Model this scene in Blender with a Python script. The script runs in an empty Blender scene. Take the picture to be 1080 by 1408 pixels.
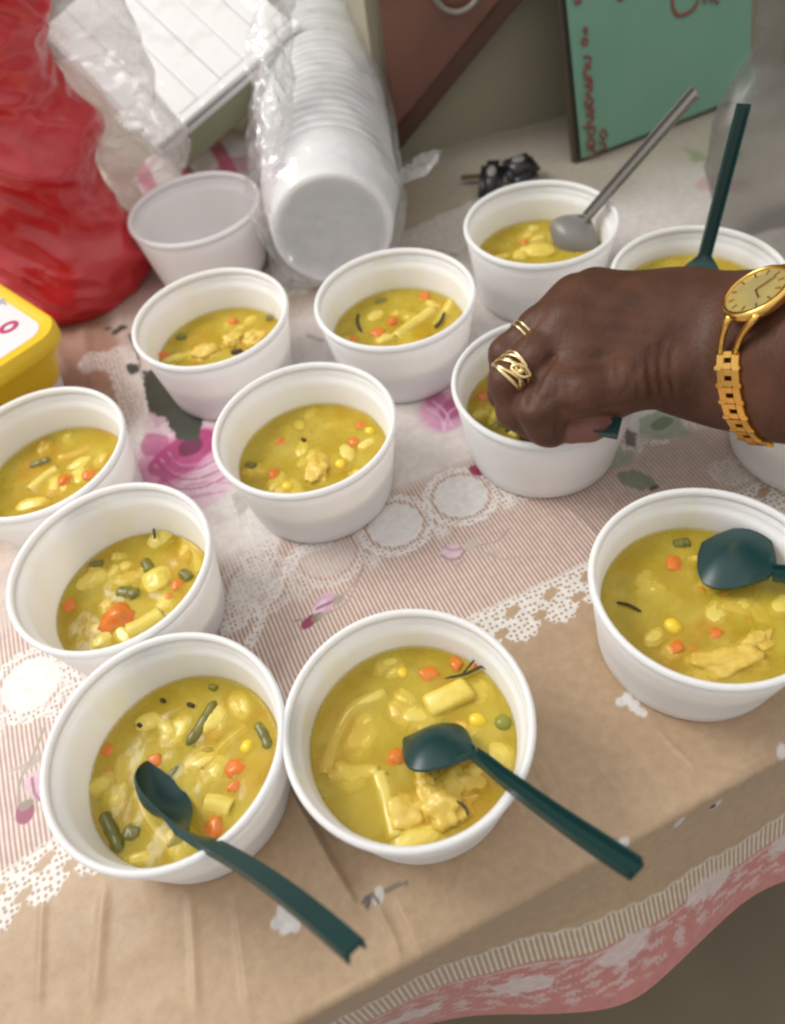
import bpy, bmesh, math, random
import numpy as np
from mathutils import Vector, Matrix, noise
R = math.radians
sc = bpy.context.scene
col = sc.collection

# ------------------------------------------------------------------ camera
FPX, PITCH, ROLL, ZC = 1043.301, 0.8987896, -0.1952557, 0.3861231   # focal length in photo pixels, tilt, roll, height over table
CX, CY = 540.0, 704.0
FW = np.array([0, math.cos(PITCH), -math.sin(PITCH)])
_u = np.cross(np.array([1.0, 0, 0]), FW)
RT = math.cos(ROLL) * np.array([1.0, 0, 0]) + math.sin(ROLL) * _u
UP = -math.sin(ROLL) * np.array([1.0, 0, 0]) + math.cos(ROLL) * _u
CAM = np.array([0, 0, ZC])
cd = bpy.data.cameras.new('camera'); cam = bpy.data.objects.new('camera', cd); col.objects.link(cam)
M = Matrix.Identity(4)
for i in range(3):
    M[i][0], M[i][1], M[i][2], M[i][3] = RT[i], UP[i], -FW[i], CAM[i]
cam.matrix_world = M
cd.sensor_width = 36; cd.sensor_fit = 'AUTO'; cd.lens = FPX / 1408 * 36
cd.clip_start = 0.01; cd.clip_end = 50
cd.dof.use_dof = True; cd.dof.focus_distance = 0.40; cd.dof.aperture_fstop = 5.2
sc.camera = cam
# ------------------------------------------------------------------ light
w = bpy.data.worlds.new('World'); sc.world = w; w.use_nodes = True
wn_ = w.node_tree; wt = wn_.nodes.new('ShaderNodeTexCoord'); wd = wn_.nodes.new('ShaderNodeVectorMath'); wd.operation = 'DOT_PRODUCT'; wd.inputs[1].default_value = (-0.36, 0.30, 0.88)
wr = wn_.nodes.new('ShaderNodeMapRange'); wr.inputs['From Min'].default_value = -0.7; wr.inputs['From Max'].default_value = 1.0; wr.inputs['To Min'].default_value = 0.16; wr.inputs['To Max'].default_value = 0.96
wn_.links.new(wt.outputs['Generated'], wd.inputs[0]); wn_.links.new(wd.outputs['Value'], wr.inputs['Value']); wn_.links.new(wr.outputs['Result'], wn_.nodes['Background'].inputs['Strength'])
wn_.nodes['Background'].inputs['Color'].default_value = (1.0, 0.975, 0.945, 1)          # bounced room light, strongest from the ceiling on the window side
def area(name, loc, target, size, power, color):
    l = bpy.data.lights.new(name, 'AREA'); l.shape = 'RECTANGLE'; l.size, l.size_y = size; l.energy = power; l.color = color
    o = bpy.data.objects.new(name, l); col.objects.link(o); o.location = loc
    o.rotation_euler = (Vector(target) - Vector(loc)).to_track_quat('-Z', 'Y').to_euler()
area('window_light', (-1.15, 0.85, 1.40), (0.0, 0.35, 0), (0.8, 0.7), 18.0, (1.0, 0.975, 0.94))
sc.view_settings.view_transform = 'Standard'; sc.view_settings.look = 'None'
sc.view_settings.gamma = 1.0; sc.view_settings.exposure = 0.32; sc.view_settings.use_curve_mapping = False
sc.render.engine = 'CYCLES'
sc.cycles.max_bounces = 7; sc.cycles.diffuse_bounces = 4; sc.cycles.transparent_max_bounces = 20; sc.cycles.adaptive_threshold = 0.02
sc.cycles.filter_width = 2.3

# ------------------------------------------------------------------ pixel to point helpers (photo pixels, 1080 x 1408)
def ray(u, v): return FW + RT * ((u - CX) / FPX) - UP * ((v - CY) / FPX)
def atz(u, v, z=0.0):
    d = ray(u, v); return CAM + d * ((z - ZC) / d[2])
def aty(u, v, y):
    d = ray(u, v); return CAM + d * (y / d[1])
def atd(u, v, t): return CAM + ray(u, v) * t
def depth(P): return float((np.asarray(P) - CAM) @ FW)
def lin(r, g, b): return tuple(((c / 255) / 12.92 if c / 255 <= 0.04045 else ((c / 255 + 0.055) / 1.055) ** 2.4) for c in (r, g, b))
def nrm(a): a = np.asarray(a, float); return a / np.linalg.norm(a)
rng = random.Random(7)

# ------------------------------------------------------------------ object helpers
def mesh_obj(name, V, F, mat=None, parent=None, smooth=True):
    me = bpy.data.meshes.new(name)
    me.from_pydata([tuple(map(float, v)) for v in V], [], [tuple(map(int, f)) for f in F])
    me.update()
    if smooth: me.polygons.foreach_set('use_smooth', [True] * len(me.polygons))
    if mat: me.materials.append(mat)
    o = bpy.data.objects.new(name, me); col.objects.link(o)
    if parent: o.parent = parent
    return o
def bm_obj(name, bm, mat=None, parent=None, smooth=True):
    me = bpy.data.meshes.new(name); bm.to_mesh(me); bm.free()
    if smooth: me.polygons.foreach_set('use_smooth', [True] * len(me.polygons))
    if mat: me.materials.append(mat)
    o = bpy.data.objects.new(name, me); col.objects.link(o)
    if parent: o.parent = parent
    return o
def root(name, loc=(0, 0, 0)):
    o = bpy.data.objects.new(name, None); col.objects.link(o); o.location = loc; o.empty_display_size = 0.02
    return o
def tag(o, label, cat, group=None):
    o['label'] = label; o['category'] = cat
    if group: o['group'] = group
    return o
def structure(o): o['kind'] = 'structure'; return o
def lathe(profile, n=64, close=False):
    V, F = [], []
    for r, z in profile:
        for k in range(n):
            a = 2 * math.pi * k / n; V.append((r * math.cos(a), r * math.sin(a), z))
    m = len(profile)
    for i in range(m if close else m - 1):
        j = (i + 1) % m
        for k in range(n):
            k2 = (k + 1) % n; F.append((i * n + k, i * n + k2, j * n + k2, j * n + k))
    return V, F
def tube(pts, rad, n=10, caps=True, flat=1.0, upv=(0, 0, 1)):
    pts = [np.asarray(p, float) for p in pts]; V, F = [], []
    m = len(pts)
    if not hasattr(rad, '__len__'): rad = [rad] * m
    for i in range(m):
        t = nrm(pts[min(i + 1, m - 1)] - pts[max(i - 1, 0)])
        u = np.asarray(upv, float); u = u - t * (u @ t)
        if np.linalg.norm(u) < 1e-4: u = np.array([1.0, 0, 0]) - t * t[0]
        u = nrm(u); s = np.cross(t, u)
        for k in range(n):
            a = 2 * math.pi * k / n; V.append(pts[i] + rad[i] * (math.cos(a) * s + flat * math.sin(a) * u))
    for i in range(m - 1):
        for k in range(n):
            k2 = (k + 1) % n; F.append((i * n + k, i * n + k2, (i + 1) * n + k2, (i + 1) * n + k))
    if caps:
        F.append(tuple(range(n))[::-1]); F.append(tuple((m - 1) * n + k for k in range(n)))
    return V, F
def box_obj(name, size, mat, parent=None, bevel=0.002, matrix=None, seg=2):
    bm = bmesh.new(); bmesh.ops.create_cube(bm, size=1.0)
    bmesh.ops.scale(bm, vec=size, verts=bm.verts)
    if bevel: bmesh.ops.bevel(bm, geom=list(bm.edges), offset=bevel, segments=seg, affect='EDGES', profile=0.5)
    if matrix is not None: bmesh.ops.transform(bm, matrix=matrix, verts=bm.verts)
    o = bm_obj(name, bm, mat, parent, smooth=False)
    return o
def frame(origin, x, y):
    x = nrm(x); y = np.asarray(y, float); y = nrm(y - x * (y @ x)); z = np.cross(x, y)
    m = Matrix.Identity(4)
    for i in range(3): m[i][0], m[i][1], m[i][2], m[i][3] = x[i], y[i], z[i], origin[i]
    return m
def fbm(p, oct=3): return noise.fractal(Vector(p), 0.9, 2.0, oct)
def curve_pts(ctrl, n=24):
    ctrl = [np.asarray(c, float) for c in ctrl]; P = [2 * ctrl[0] - ctrl[1]] + ctrl + [2 * ctrl[-1] - ctrl[-2]]
    out = []; segs = len(ctrl) - 1
    for i in range(n + 1):
        x = i / n * segs; k = min(int(x), segs - 1); t = x - k
        a, b, c, d = P[k], P[k + 1], P[k + 2], P[k + 3]
        out.append(0.5 * ((2 * b) + (c - a) * t + (2 * a - 5 * b + 4 * c - d) * t * t + (3 * b - a - 3 * c + d) * t ** 3))
    return out

# ------------------------------------------------------------------ materials
def mat(name, color, rough=0.5, metal=0.0, spec=0.5, bump=None, vary=None, sss=0.0, coat=0.0):
    m = bpy.data.materials.new(name); m.use_nodes = True; nt = m.node_tree; b = nt.nodes['Principled BSDF']
    b.inputs['Base Color'].default_value = (*color, 1); b.inputs['Roughness'].default_value = rough
    b.inputs['Metallic'].default_value = metal; b.inputs['Specular IOR Level'].default_value = spec
    if sss:
        b.inputs['Subsurface Weight'].default_value = sss; b.inputs['Subsurface Radius'].default_value = (1, .6, .3); b.inputs['Subsurface Scale'].default_value = 0.003
    if coat: b.inputs['Coat Weight'].default_value = coat; b.inputs['Coat Roughness'].default_value = 0.08
    tc = nt.nodes.new('ShaderNodeTexCoord')
    if vary:                                    # (second colour, scale, low, high)
        n = nt.nodes.new('ShaderNodeTexNoise'); n.inputs['Scale'].default_value = vary[1]; n.inputs['Detail'].default_value = 4
        r = nt.nodes.new('ShaderNodeMapRange'); r.inputs['From Min'].default_value = vary[2]; r.inputs['From Max'].default_value = vary[3]
        x = nt.nodes.new('ShaderNodeMix'); x.data_type = 'RGBA'
        x.inputs[6].default_value = (*color, 1); x.inputs[7].default_value = (*vary[0], 1)
        nt.links.new(tc.outputs['Object'], n.inputs['Vector']); nt.links.new(n.outputs['Fac'], r.inputs['Value'])
        nt.links.new(r.outputs['Result'], x.inputs[0]); nt.links.new(x.outputs[2], b.inputs['Base Color'])
    if bump:                                    # (scale, strength, distance)
        n2 = nt.nodes.new('ShaderNodeTexNoise'); n2.inputs['Scale'].default_value = bump[0]; n2.inputs['Detail'].default_value = 3
        bp = nt.nodes.new('ShaderNodeBump'); bp.inputs['Strength'].default_value = bump[1]; bp.inputs['Distance'].default_value = bump[2]
        nt.links.new(tc.outputs['Object'], n2.inputs['Vector']); nt.links.new(n2.outputs['Fac'], bp.inputs['Height']); nt.links.new(bp.outputs['Normal'], b.inputs['Normal'])
    return m
def film_mat(name, tint, body, opacity, rough=0.12, edge=0.35, bump=None, gloss=1.0):
    """thin plastic film: part clear, part a glossy milky sheet, denser at grazing angles"""
    m = bpy.data.materials.new(name); m.use_nodes = True; nt = m.node_tree; b = nt.nodes['Principled BSDF']
    b.inputs['Base Color'].default_value = (*body, 1); b.inputs['Roughness'].default_value = rough; b.inputs['Specular IOR Level'].default_value = 0.9
    t = nt.nodes.new('ShaderNodeBsdfTransparent'); t.inputs['Color'].default_value = (*tint, 1)
    lw = nt.nodes.new('ShaderNodeLayerWeight'); lw.inputs['Blend'].default_value = 0.35
    mr = nt.nodes.new('ShaderNodeMapRange'); mr.inputs['To Min'].default_value = opacity; mr.inputs['To Max'].default_value = min(1, opacity + edge)
    mx = nt.nodes.new('ShaderNodeMixShader')
    nt.links.new(lw.outputs['Facing'], mr.inputs['Value']); nt.links.new(mr.outputs['Result'], mx.inputs['Fac'])
    nt.links.new(t.outputs[0], mx.inputs[1]); nt.links.new(b.outputs[0], mx.inputs[2])
    gl = nt.nodes.new('ShaderNodeBsdfGlossy'); gl.inputs['Roughness'].default_value = rough * .8; gl.inputs['Color'].default_value = (1, 1, 1, 1)
    lw2 = nt.nodes.new('ShaderNodeLayerWeight'); lw2.inputs['Blend'].default_value = .5; mx2 = nt.nodes.new('ShaderNodeMixShader')
    pw_ = nt.nodes.new('ShaderNodeMath'); pw_.operation = 'POWER'; pw_.inputs[1].default_value = 4.0; nt.links.new(lw2.outputs['Facing'], pw_.inputs[0])
    m2 = nt.nodes.new('ShaderNodeMath'); m2.operation = 'MULTIPLY_ADD'; m2.use_clamp = True; m2.inputs[1].default_value = .35 * gloss; m2.inputs[2].default_value = .05 * gloss; nt.links.new(pw_.outputs[0], m2.inputs[0])
    nt.links.new(m2.outputs[0], mx2.inputs['Fac']); nt.links.new(mx.outputs[0], mx2.inputs[1]); nt.links.new(gl.outputs[0], mx2.inputs[2]); nt.links.new(mx2.outputs[0], nt.nodes['Material Output'].inputs['Surface'])
    if bump:
        tc = nt.nodes.new('ShaderNodeTexCoord'); n2 = nt.nodes.new('ShaderNodeTexNoise'); n2.inputs['Scale'].default_value = bump[0]; n2.inputs['Detail'].default_value = 3
        n2.inputs['Distortion'].default_value = 1.0
        bp = nt.nodes.new('ShaderNodeBump'); bp.inputs['Strength'].default_value = bump[1]; bp.inputs['Distance'].default_value = bump[2]
        nt.links.new(tc.outputs['Object'], n2.inputs['Vector']); nt.links.new(n2.outputs['Fac'], bp.inputs['Height']); nt.links.new(bp.outputs['Normal'], b.inputs['Normal']); nt.links.new(bp.outputs['Normal'], gl.inputs['Normal']); nt.links.new(bp.outputs['Normal'], lw2.inputs['Normal'])
    return m
MT = {}
MT['foam_plain'] = mat('foam_plain', (0.88, 0.87, 0.865), 0.5, bump=(900, 0.05, 0.0004), sss=0.0)
MT['wall'] = mat('wall_paint', (0.33, 0.30, 0.215), 0.7, vary=((0.29, 0.265, 0.19), 6, .35, .65), bump=(60, 0.1, 0.002))
MT['wall_far'] = mat('wall_far_paint', (0.16, 0.18, 0.13), 0.8, vary=((0.12, 0.13, 0.10), 4, .35, .65))
MT['floor'] = mat('floor_tile', (0.16, 0.125, 0.075), 0.55, vary=((0.13, 0.10, 0.062), 7, .35, .65), bump=(40, 0.1, 0.002))
MT['wood'] = mat('table_wood', (0.16, 0.08, 0.04), 0.5)
MT['green_plastic'] = mat('dark_green_plastic', (0.006, 0.040, 0.038), 0.33, spec=0.5, bump=(700, 0.04, 0.0004))
MT['grey_plastic'] = mat('grey_plastic', (0.19, 0.18, 0.165), 0.34, spec=0.55)
MT['gold'] = mat('gold_metal', (0.85, 0.52, 0.14), 0.20, metal=1.0)
MT['pale_gold'] = mat('pale_gold_metal', (0.83, 0.64, 0.34), 0.24, metal=1.0)

def foam_glow(m):
    b = m.node_tree.nodes['Principled BSDF']; b.inputs['Subsurface Weight'].default_value = 0.8; b.inputs['Subsurface Radius'].default_value = (1, .95, .9); b.inputs['Subsurface Scale'].default_value = 0.012
foam_glow(MT['foam_plain'])
def foam_soup_mat():
    """white foam with yellow splash marks on the inner wall"""
    m = mat('foam_bowl', (0.85, 0.84, 0.835), 0.5); nt = m.node_tree; b = nt.nodes['Principled BSDF']
    foam_glow(m)
    tc = nt.nodes.new('ShaderNodeTexCoord'); oi = nt.nodes.new('ShaderNodeObjectInfo')
    sp = nt.nodes.new('ShaderNodeSeparateXYZ'); nt.links.new(tc.outputs['Object'], sp.inputs[0])
    cb = nt.nodes.new('ShaderNodeCombineXYZ'); nt.links.new(sp.outputs['X'], cb.inputs['X']); nt.links.new(sp.outputs['Y'], cb.inputs['Y'])
    zz = nt.nodes.new('ShaderNodeMath'); zz.operation = 'MULTIPLY'; zz.inputs[1].default_value = 0.45; nt.links.new(sp.outputs['Z'], zz.inputs[0]); nt.links.new(zz.outputs[0], cb.inputs['Z'])
    n = nt.nodes.new('ShaderNodeTexNoise'); n.noise_dimensions = '4D'; n.inputs['Scale'].default_value = 48; n.inputs['Detail'].default_value = 3.5
    wm = nt.nodes.new('ShaderNodeMath'); wm.operation = 'MULTIPLY'; wm.inputs[1].default_value = 37; nt.links.new(oi.outputs['Random'], wm.inputs[0]); nt.links.new(wm.outputs[0], n.inputs['W'])
    nt.links.new(cb.outputs[0], n.inputs['Vector'])
    r1 = nt.nodes.new('ShaderNodeMapRange'); r1.inputs['From Min'].default_value = 0.50; r1.inputs['From Max'].default_value = 0.78; r1.inputs['To Max'].default_value = 0.5
    nt.links.new(n.outputs['Fac'], r1.inputs['Value'])
    # film of soup just above the waterline
    at_ = nt.nodes.new('ShaderNodeAttribute'); at_.attribute_name = 'inner'
    r2 = nt.nodes.new('ShaderNodeMapRange'); r2.inputs['From Min'].default_value = 0.030; r2.inputs['From Max'].default_value = 0.047; r2.inputs['To Min'].default_value = 0.13; r2.inputs['To Max'].default_value = 0.02
    nt.links.new(sp.outputs['Z'], r2.inputs['Value'])
    ad = nt.nodes.new('ShaderNodeMath'); ad.operation = 'ADD'; nt.links.new(r1.outputs['Result'], ad.inputs[0]); nt.links.new(r2.outputs['Result'], ad.inputs[1])
    mu = nt.nodes.new('ShaderNodeMath'); mu.operation = 'MULTIPLY'; mu.use_clamp = True; nt.links.new(ad.outputs[0], mu.inputs[0]); nt.links.new(at_.outputs['Fac'], mu.inputs[1])
    x = nt.nodes.new('ShaderNodeMix'); x.data_type = 'RGBA'; x.inputs[6].default_value = (0.88, 0.87, 0.865, 1); x.inputs[7].default_value = (0.76, 0.74, 0.30, 1)
    nt.links.new(mu.outputs[0], x.inputs[0]); nt.links.new(x.outputs[2], b.inputs['Base Color'])
    return m
MT['foam'] = foam_soup_mat()

def soup_mat():
    m = mat('yellow_soup', (0.55, 0.42, 0.05), 0.14, spec=0.5, sss=0.0); nt = m.node_tree; b = nt.nodes['Principled BSDF']
    tc = nt.nodes.new('ShaderNodeTexCoord'); oi = nt.nodes.new('ShaderNodeObjectInfo')
    wm = nt.nodes.new('ShaderNodeMath'); wm.operation = 'MULTIPLY'; wm.inputs[1].default_value = 91; nt.links.new(oi.outputs['Random'], wm.inputs[0])
    def nz(scale, detail, dist=0.0):
        n = nt.nodes.new('ShaderNodeTexNoise'); n.noise_dimensions = '4D'; n.inputs['Scale'].default_value = scale; n.inputs['Detail'].default_value = detail; n.inputs['Distortion'].default_value = dist
        nt.links.new(tc.outputs['Object'], n.inputs['Vector']); nt.links.new(wm.outputs[0], n.inputs['W']); return n
    def mixc(fac, a, c2):
        x = nt.nodes.new('ShaderNodeMix'); x.data_type = 'RGBA'; nt.links.new(fac, x.inputs[0])
        if isinstance(a, tuple): x.inputs[6].default_value = (*a, 1)
        else: nt.links.new(a, x.inputs[6])
        x.inputs[7].default_value = (*c2, 1); return x.outputs[2]
    def rng_(n, lo, hi, top=1.0):
        r = nt.nodes.new('ShaderNodeMapRange'); r.inputs['From Min'].default_value = lo; r.inputs['From Max'].default_value = hi; r.inputs['To Max'].default_value = top
        nt.links.new(n.outputs['Fac'], r.inputs['Value']); return r.outputs['Result']
    c = mixc(rng_(nz(38, 3, 0.6), .38, .62), (0.645, 0.49, 0.045), (0.70, 0.56, 0.085))
    c = mixc(rng_(nz(24, 2, 0.8), .52, .70, 0.8), c, (0.64, 0.32, 0.022))
    c = mixc(rng_(nz(60, 3, 0.5), .58, .78, 0.5), c, (0.40, 0.34, 0.04))
    c = mixc(rng_(nz(520, 2), .72, .80, 0.4), c, (0.25, 0.24, 0.04))
    nt.links.new(c, b.inputs['Base Color'])
    n = nz(95, 3, 0.4); bp = nt.nodes.new('ShaderNodeBump'); bp.inputs['Strength'].default_value = 0.35; bp.inputs['Distance'].default_value = 0.0015
    nt.links.new(n.outputs['Fac'], bp.inputs['Height']); nt.links.new(bp.outputs['Normal'], b.inputs['Normal'])
    return m
MT['soup_deep'] = soup_mat(); MT['soup'] = soup_mat(); MT['soup'].name = 'yellow_soup_surface'
nt = MT['soup'].node_tree; tr_ = nt.nodes.new('ShaderNodeBsdfTransparent'); tr_.inputs['Color'].default_value = (1.0, 0.985, 0.88, 1); mx_ = nt.nodes.new('ShaderNodeMixShader')
n_ = nt.nodes.new('ShaderNodeTexNoise'); n_.inputs['Scale'].default_value = 42; n_.inputs['Detail'].default_value = 3; tc_ = nt.nodes.new('ShaderNodeTexCoord'); nt.links.new(tc_.outputs['Object'], n_.inputs['Vector'])
mr0 = nt.nodes.new('ShaderNodeMapRange'); mr0.inputs['From Min'].default_value = .35; mr0.inputs['From Max'].default_value = .65; mr0.inputs['To Min'].default_value = .26; mr0.inputs['To Max'].default_value = .55
nt.links.new(n_.outputs['Fac'], mr0.inputs['Value']); nt.links.new(mr0.outputs['Result'], mx_.inputs['Fac'])
nt.links.new(tr_.outputs[0], mx_.inputs[1]); nt.links.new(nt.nodes['Principled BSDF'].outputs[0], mx_.inputs[2]); nt.links.new(mx_.outputs[0], nt.nodes['Material Output'].inputs['Surface'])
MT['murk'] = MT['soup'].copy(); MT['murk'].name = 'cloudy_broth'; b = MT['murk'].node_tree.nodes['Principled BSDF']; b.inputs['Roughness'].default_value = 1.0; b.inputs['Specular IOR Level'].default_value = 0.0
MT['carrot'] = mat('carrot', (0.72, 0.17, 0.015), 0.28, vary=((0.62, 0.21, 0.025), 260, .4, .6), sss=0.1)
MT['corn'] = mat('corn', (0.80, 0.58, 0.03), 0.25, sss=0.1)
MT['pasta'] = mat('pasta', (0.74, 0.60, 0.14), 0.25, vary=((0.66, 0.52, 0.09), 120, .4, .6))
MT['bean'] = mat('green_bean', (0.13, 0.125, 0.022), 0.3, vary=((0.20, 0.18, 0.03), 180, .4, .6))
MT['pea'] = mat('pea', (0.24, 0.24, 0.03), 0.3)
MT['chicken'] = mat('chicken', (0.74, 0.54, 0.11), 0.3, vary=((0.64, 0.43, 0.06), 150, .4, .62), bump=(160, 0.3, 0.002))
MT['potato'] = mat('potato', (0.74, 0.58, 0.11), 0.3, vary=((0.65, 0.50, 0.07), 120, .4, .6))
MT['twig'] = mat('herb_twig', (0.045, 0.030, 0.012), 0.6)
#MARK_STRUCTURE
# ------------------------------------------------------------------ setting: floor and walls
def slab(name, x0, x1, y0, y1, z0, z1, m):
    V = [(x0, y0, z0), (x1, y0, z0), (x1, y1, z0), (x0, y1, z0), (x0, y0, z1), (x1, y0, z1), (x1, y1, z1), (x0, y1, z1)]
    F = [(0, 3, 2, 1), (4, 5, 6, 7), (0, 1, 5, 4), (1, 2, 6, 5), (2, 3, 7, 6), (3, 0, 4, 7)]
    return mesh_obj(name, V, F, m, smooth=False)
structure(slab('floor', -2, 2, -1.5, 2.2, -0.80, -0.76, MT['floor']))
structure(slab('wall_far', -2, 2, 1.55, 1.65, -0.76, 1.2, MT['wall_far']))
wl = slab('wall_back', 0.0, 1.3, 0.0, 0.10, -0.76, 0.9, MT['wall']); wl.location = (0.062, 0.758, 0); wl.rotation_euler = (0, 0, R(5.6)); structure(wl)

# ------------------------------------------------------------------ tablecloth with its print
ANG = R(15.5)
E1 = np.array([math.cos(ANG), math.sin(ANG)]); E2 = np.array([-math.sin(ANG), math.cos(ANG)])
TE = 0.0652                                     # table edge, measured along E2
def st(u, v):
    q = atz(u, v)[:2]; return np.array([q @ E1, q @ E2])
def spaced(*segs):
    out = []
    for a, b, d in segs:
        n = max(1, int(round((b - a) / d))); out += [a + (b - a) * k / n for k in range(n)]
    return np.array(out + [segs[-1][1]])
s_ax = spaced((-.46, -.24, .004), (-.24, -.20, .0016), (-.20, .30, .00085), (.30, .40, .002), (.40, .80, .005))
DROP = 0.128
t_ax = spaced((TE - DROP, TE, .00125), (TE, .165, .0012), (.165, .215, .0007), (.215, .33, .0010), (.33, .47, .0014), (.47, .70, .0026), (.70, 1.25, .006))
S, T = np.meshgrid(s_ax, t_ax)                  # rows t, columns s
nrow, ncol = S.shape
def wob(x, y, f, seed):
    r = np.random.RandomState(seed); out = 0
    for k in range(7):
        a = r.uniform(0, 6.283); ff = f * r.uniform(.5, 1.6); out = out + np.sin((x * math.cos(a) + y * math.sin(a)) * ff + r.uniform(0, 6.283))
    return out / 7 ** .5
def win(pts, pad):
    pts = np.atleast_2d(pts)
    i0 = np.searchsorted(s_ax, pts[:, 0].min() - pad); i1 = np.searchsorted(s_ax, pts[:, 0].max() + pad)
    j0 = np.searchsorted(t_ax, pts[:, 1].min() - pad); j1 = np.searchsorted(t_ax, pts[:, 1].max() + pad)
    return slice(j0, max(j1, j0 + 1)), slice(i0, max(i1, i0 + 1))
def seg_dist(x, y, pts):
    """distance to a polyline, signed side of the nearest segment, and position 0..1 along it"""
    best = np.full(x.shape, 1e9); side = np.zeros(x.shape); pos = np.zeros(x.shape); n = len(pts) - 1
    for k in range(n):
        a, b = pts[k], pts[k + 1]; d = b - a; L2 = d @ d
        h = np.clip(((x - a[0]) * d[0] + (y - a[1]) * d[1]) / L2, 0, 1)
        dx, dy = x - a[0] - h * d[0], y - a[1] - h * d[1]; dist = np.hypot(dx, dy); c = dist < best
        best = np.where(c, dist, best); side = np.where(c, d[0] * dy - d[1] * dx, side); pos = np.where(c, (k + h) / n, pos)
    return best, np.sign(side), pos
def sstep(a, b, x):
    k = np.clip((x - a) / (b - a), 0, 1); return k * k * (3 - 2 * k)
PX = lambda L: np.array([st(*q) for q in L])
# relief
Hh = 0.0004 * wob(S, T, 55, 1) + 0.00018 * wob(S, T, 190, 2)
Hh += 0.0007 * wob(S, T * 0.25, 85, 3) * sstep(.17, .09, T)
def ridge(pxs, amp, wd):
    global Hh
    p = PX(pxs); sl = win(p, wd * 4); d, sd, po = seg_dist(S[sl], T[sl], p)
    Hh[sl] += amp * np.exp(-(d / wd) ** 2) * np.clip(np.minimum(po, 1 - po) * 5, 0, 1)
def fold(pxs, amp, tail=0.02, sharp=0.0022):
    global Hh
    p = PX(pxs); sl = win(p, tail * 3); d, sd, po = seg_dist(S[sl], T[sl], p); e = np.clip(np.minimum(po, 1 - po) * 6 + .02, 0, 1)
    dd = d * sd
    Hh[sl] += amp * e * np.where(dd < 0, np.exp(dd / tail), np.exp(-(dd / sharp) ** 2))
fold([(588, 1330), (566, 1278), (547, 1236)], 0.0016, 0.007)
ridge([(516, 1240), (540, 1285), (556, 1330)], 0.0014, 0.0018)
ridge([(60, 1225), (57, 1300), (52, 1408)], 0.0010, 0.0022)
ridge([(146, 1205), (138, 1300), (128, 1408)], 0.0013, 0.003)
ridge([(262, 1225), (266, 1300), (272, 1408)], 0.0010, 0.0022)
fold([(345, 1408), (332, 1300), (320, 1205)], 0.0012, 0.006)
ridge([(430, 1130), (445, 1200), (470, 1290)], 0.0006, 0.0022)
for a, b in [((730, 1040), (775, 1128)), ((755, 1050), (800, 1118)), ((790, 1020), (850, 1100)), ((690, 1075), (740, 1150)), ((905, 1005), (960, 1060))]: ridge([a, b], 0.0007, 0.0016)
ridge([(112, 440), (124, 500), (140, 570)], 0.0022, 0.005); ridge([(70, 470), (100, 520)], 0.0015, .005)
fold([(212, 660), (203, 590), (198, 515)], 0.0018, 0.01)
ridge([(770, 690), (800, 715), (832, 750)], 0.0009, 0.002); ridge([(815, 640), (850, 700)], .0006, .002)
ridge([(150, 400), (165, 440), (178, 500)], 0.0018, 0.004)
Hh = np.minimum(Hh, np.where(T > .12, 0.004, 0.006))
fold([(398, 1066), (404, 1092), (448, 1172), (490, 1246)], 0.0100, 0.008, 0.0014)
# colours
BEIGE = np.array((0.425, 0.297, 0.183)); PALE = np.array((0.67, 0.62, 0.59)); WHITE = np.array((0.69, 0.665, 0.645))
C = np.empty(S.shape + (3,)); C[:] = BEIGE
C *= (1 + 0.035 * wob(S, T, 60, 5))[..., None]
mk_s = np.zeros(S.shape); mk_l = np.zeros(S.shape); mk_t = np.zeros(S.shape)
def blend(sl, m, c): C[sl] = C[sl] * (1 - m[..., None]) + np.asarray(c) * m[..., None]
ALL = (slice(0, nrow), slice(0, ncol))
lt = np.array([(-.40, .168), st(0, 1205), st(75, 1155), (.02, .1985), st(660, 845), st(820, 770), st(1010, 680), (.40, .2045), (.8, .205)])
LT = np.interp(s_ax, lt[:, 0], lt[:, 1])[None, :] + 0 * S
off = T - LT                                    # height above the lace line
ins = sstep(-.001, .001, off)
blend(ALL, ins, (0.55, 0.44, 0.38))
mk_s = ins * sstep(.345, .315, T + 0.006 * wob(S, T, 70, 8)) * (1 - .45 * sstep(.17, .26, S))
# pale centre of the print behind the medallions, and the fading outer parts
pale = sstep(.302, .318, T + 0.005 * wob(S, T, 60, 9)) * sstep(.56, .50, T - .25 * np.clip(S - .1, 0, .3) + 0.02 * wob(S, T, 30, 10)) * sstep(-.115, -.085, S + .010 * wob(S, T, 50, 4))
pale = np.maximum(pale, sstep(.0, .03, T - .535 + .012 * wob(S, T, 60, 11)) * sstep(.60, .575, T + .015 * wob(S, T, 45, 12)) * sstep(.12, .2, S))
blend(ALL, pale * .9, PALE); mk_s *= 1 - pale
mk_s[S < -.10] *= sstep(.40, .36, T[S < -.10])
blend(ALL, sstep(-.040, -.060, S - .5 * np.clip(.50 - T, 0, .2) * -1 + .008 * wob(S, T, 50, 14)) * sstep(.40, .46, T), (0.34, 0.195, 0.135))
blend(ALL, sstep(.585, .62, T + .01 * wob(S, T, 40, 15)) * sstep(0, .05, S) * sstep(.34, .27, S - (T - .6)), (0.38, 0.295, 0.19))
blend(ALL, sstep(.50, .56, T + .012 * wob(S, T, 45, 61)) * sstep(.03, .07, S) * .85, (0.33, 0.275, 0.195))  # tan back of the print, with the weaker light there mixed into the colour
blend(ALL, (sstep(.2, 1.2, wob(S, T, 170, 16)) * pale) * .22, (0.50, 0.45, 0.42))
blend(ALL, sstep(.46, .56, T + .02 * wob(S, T, 40, 66)) * sstep(.22, .32, S) * .6, (0.31, 0.285, 0.235))  # light falloff towards the back right, painted into the cloth as grey
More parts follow.
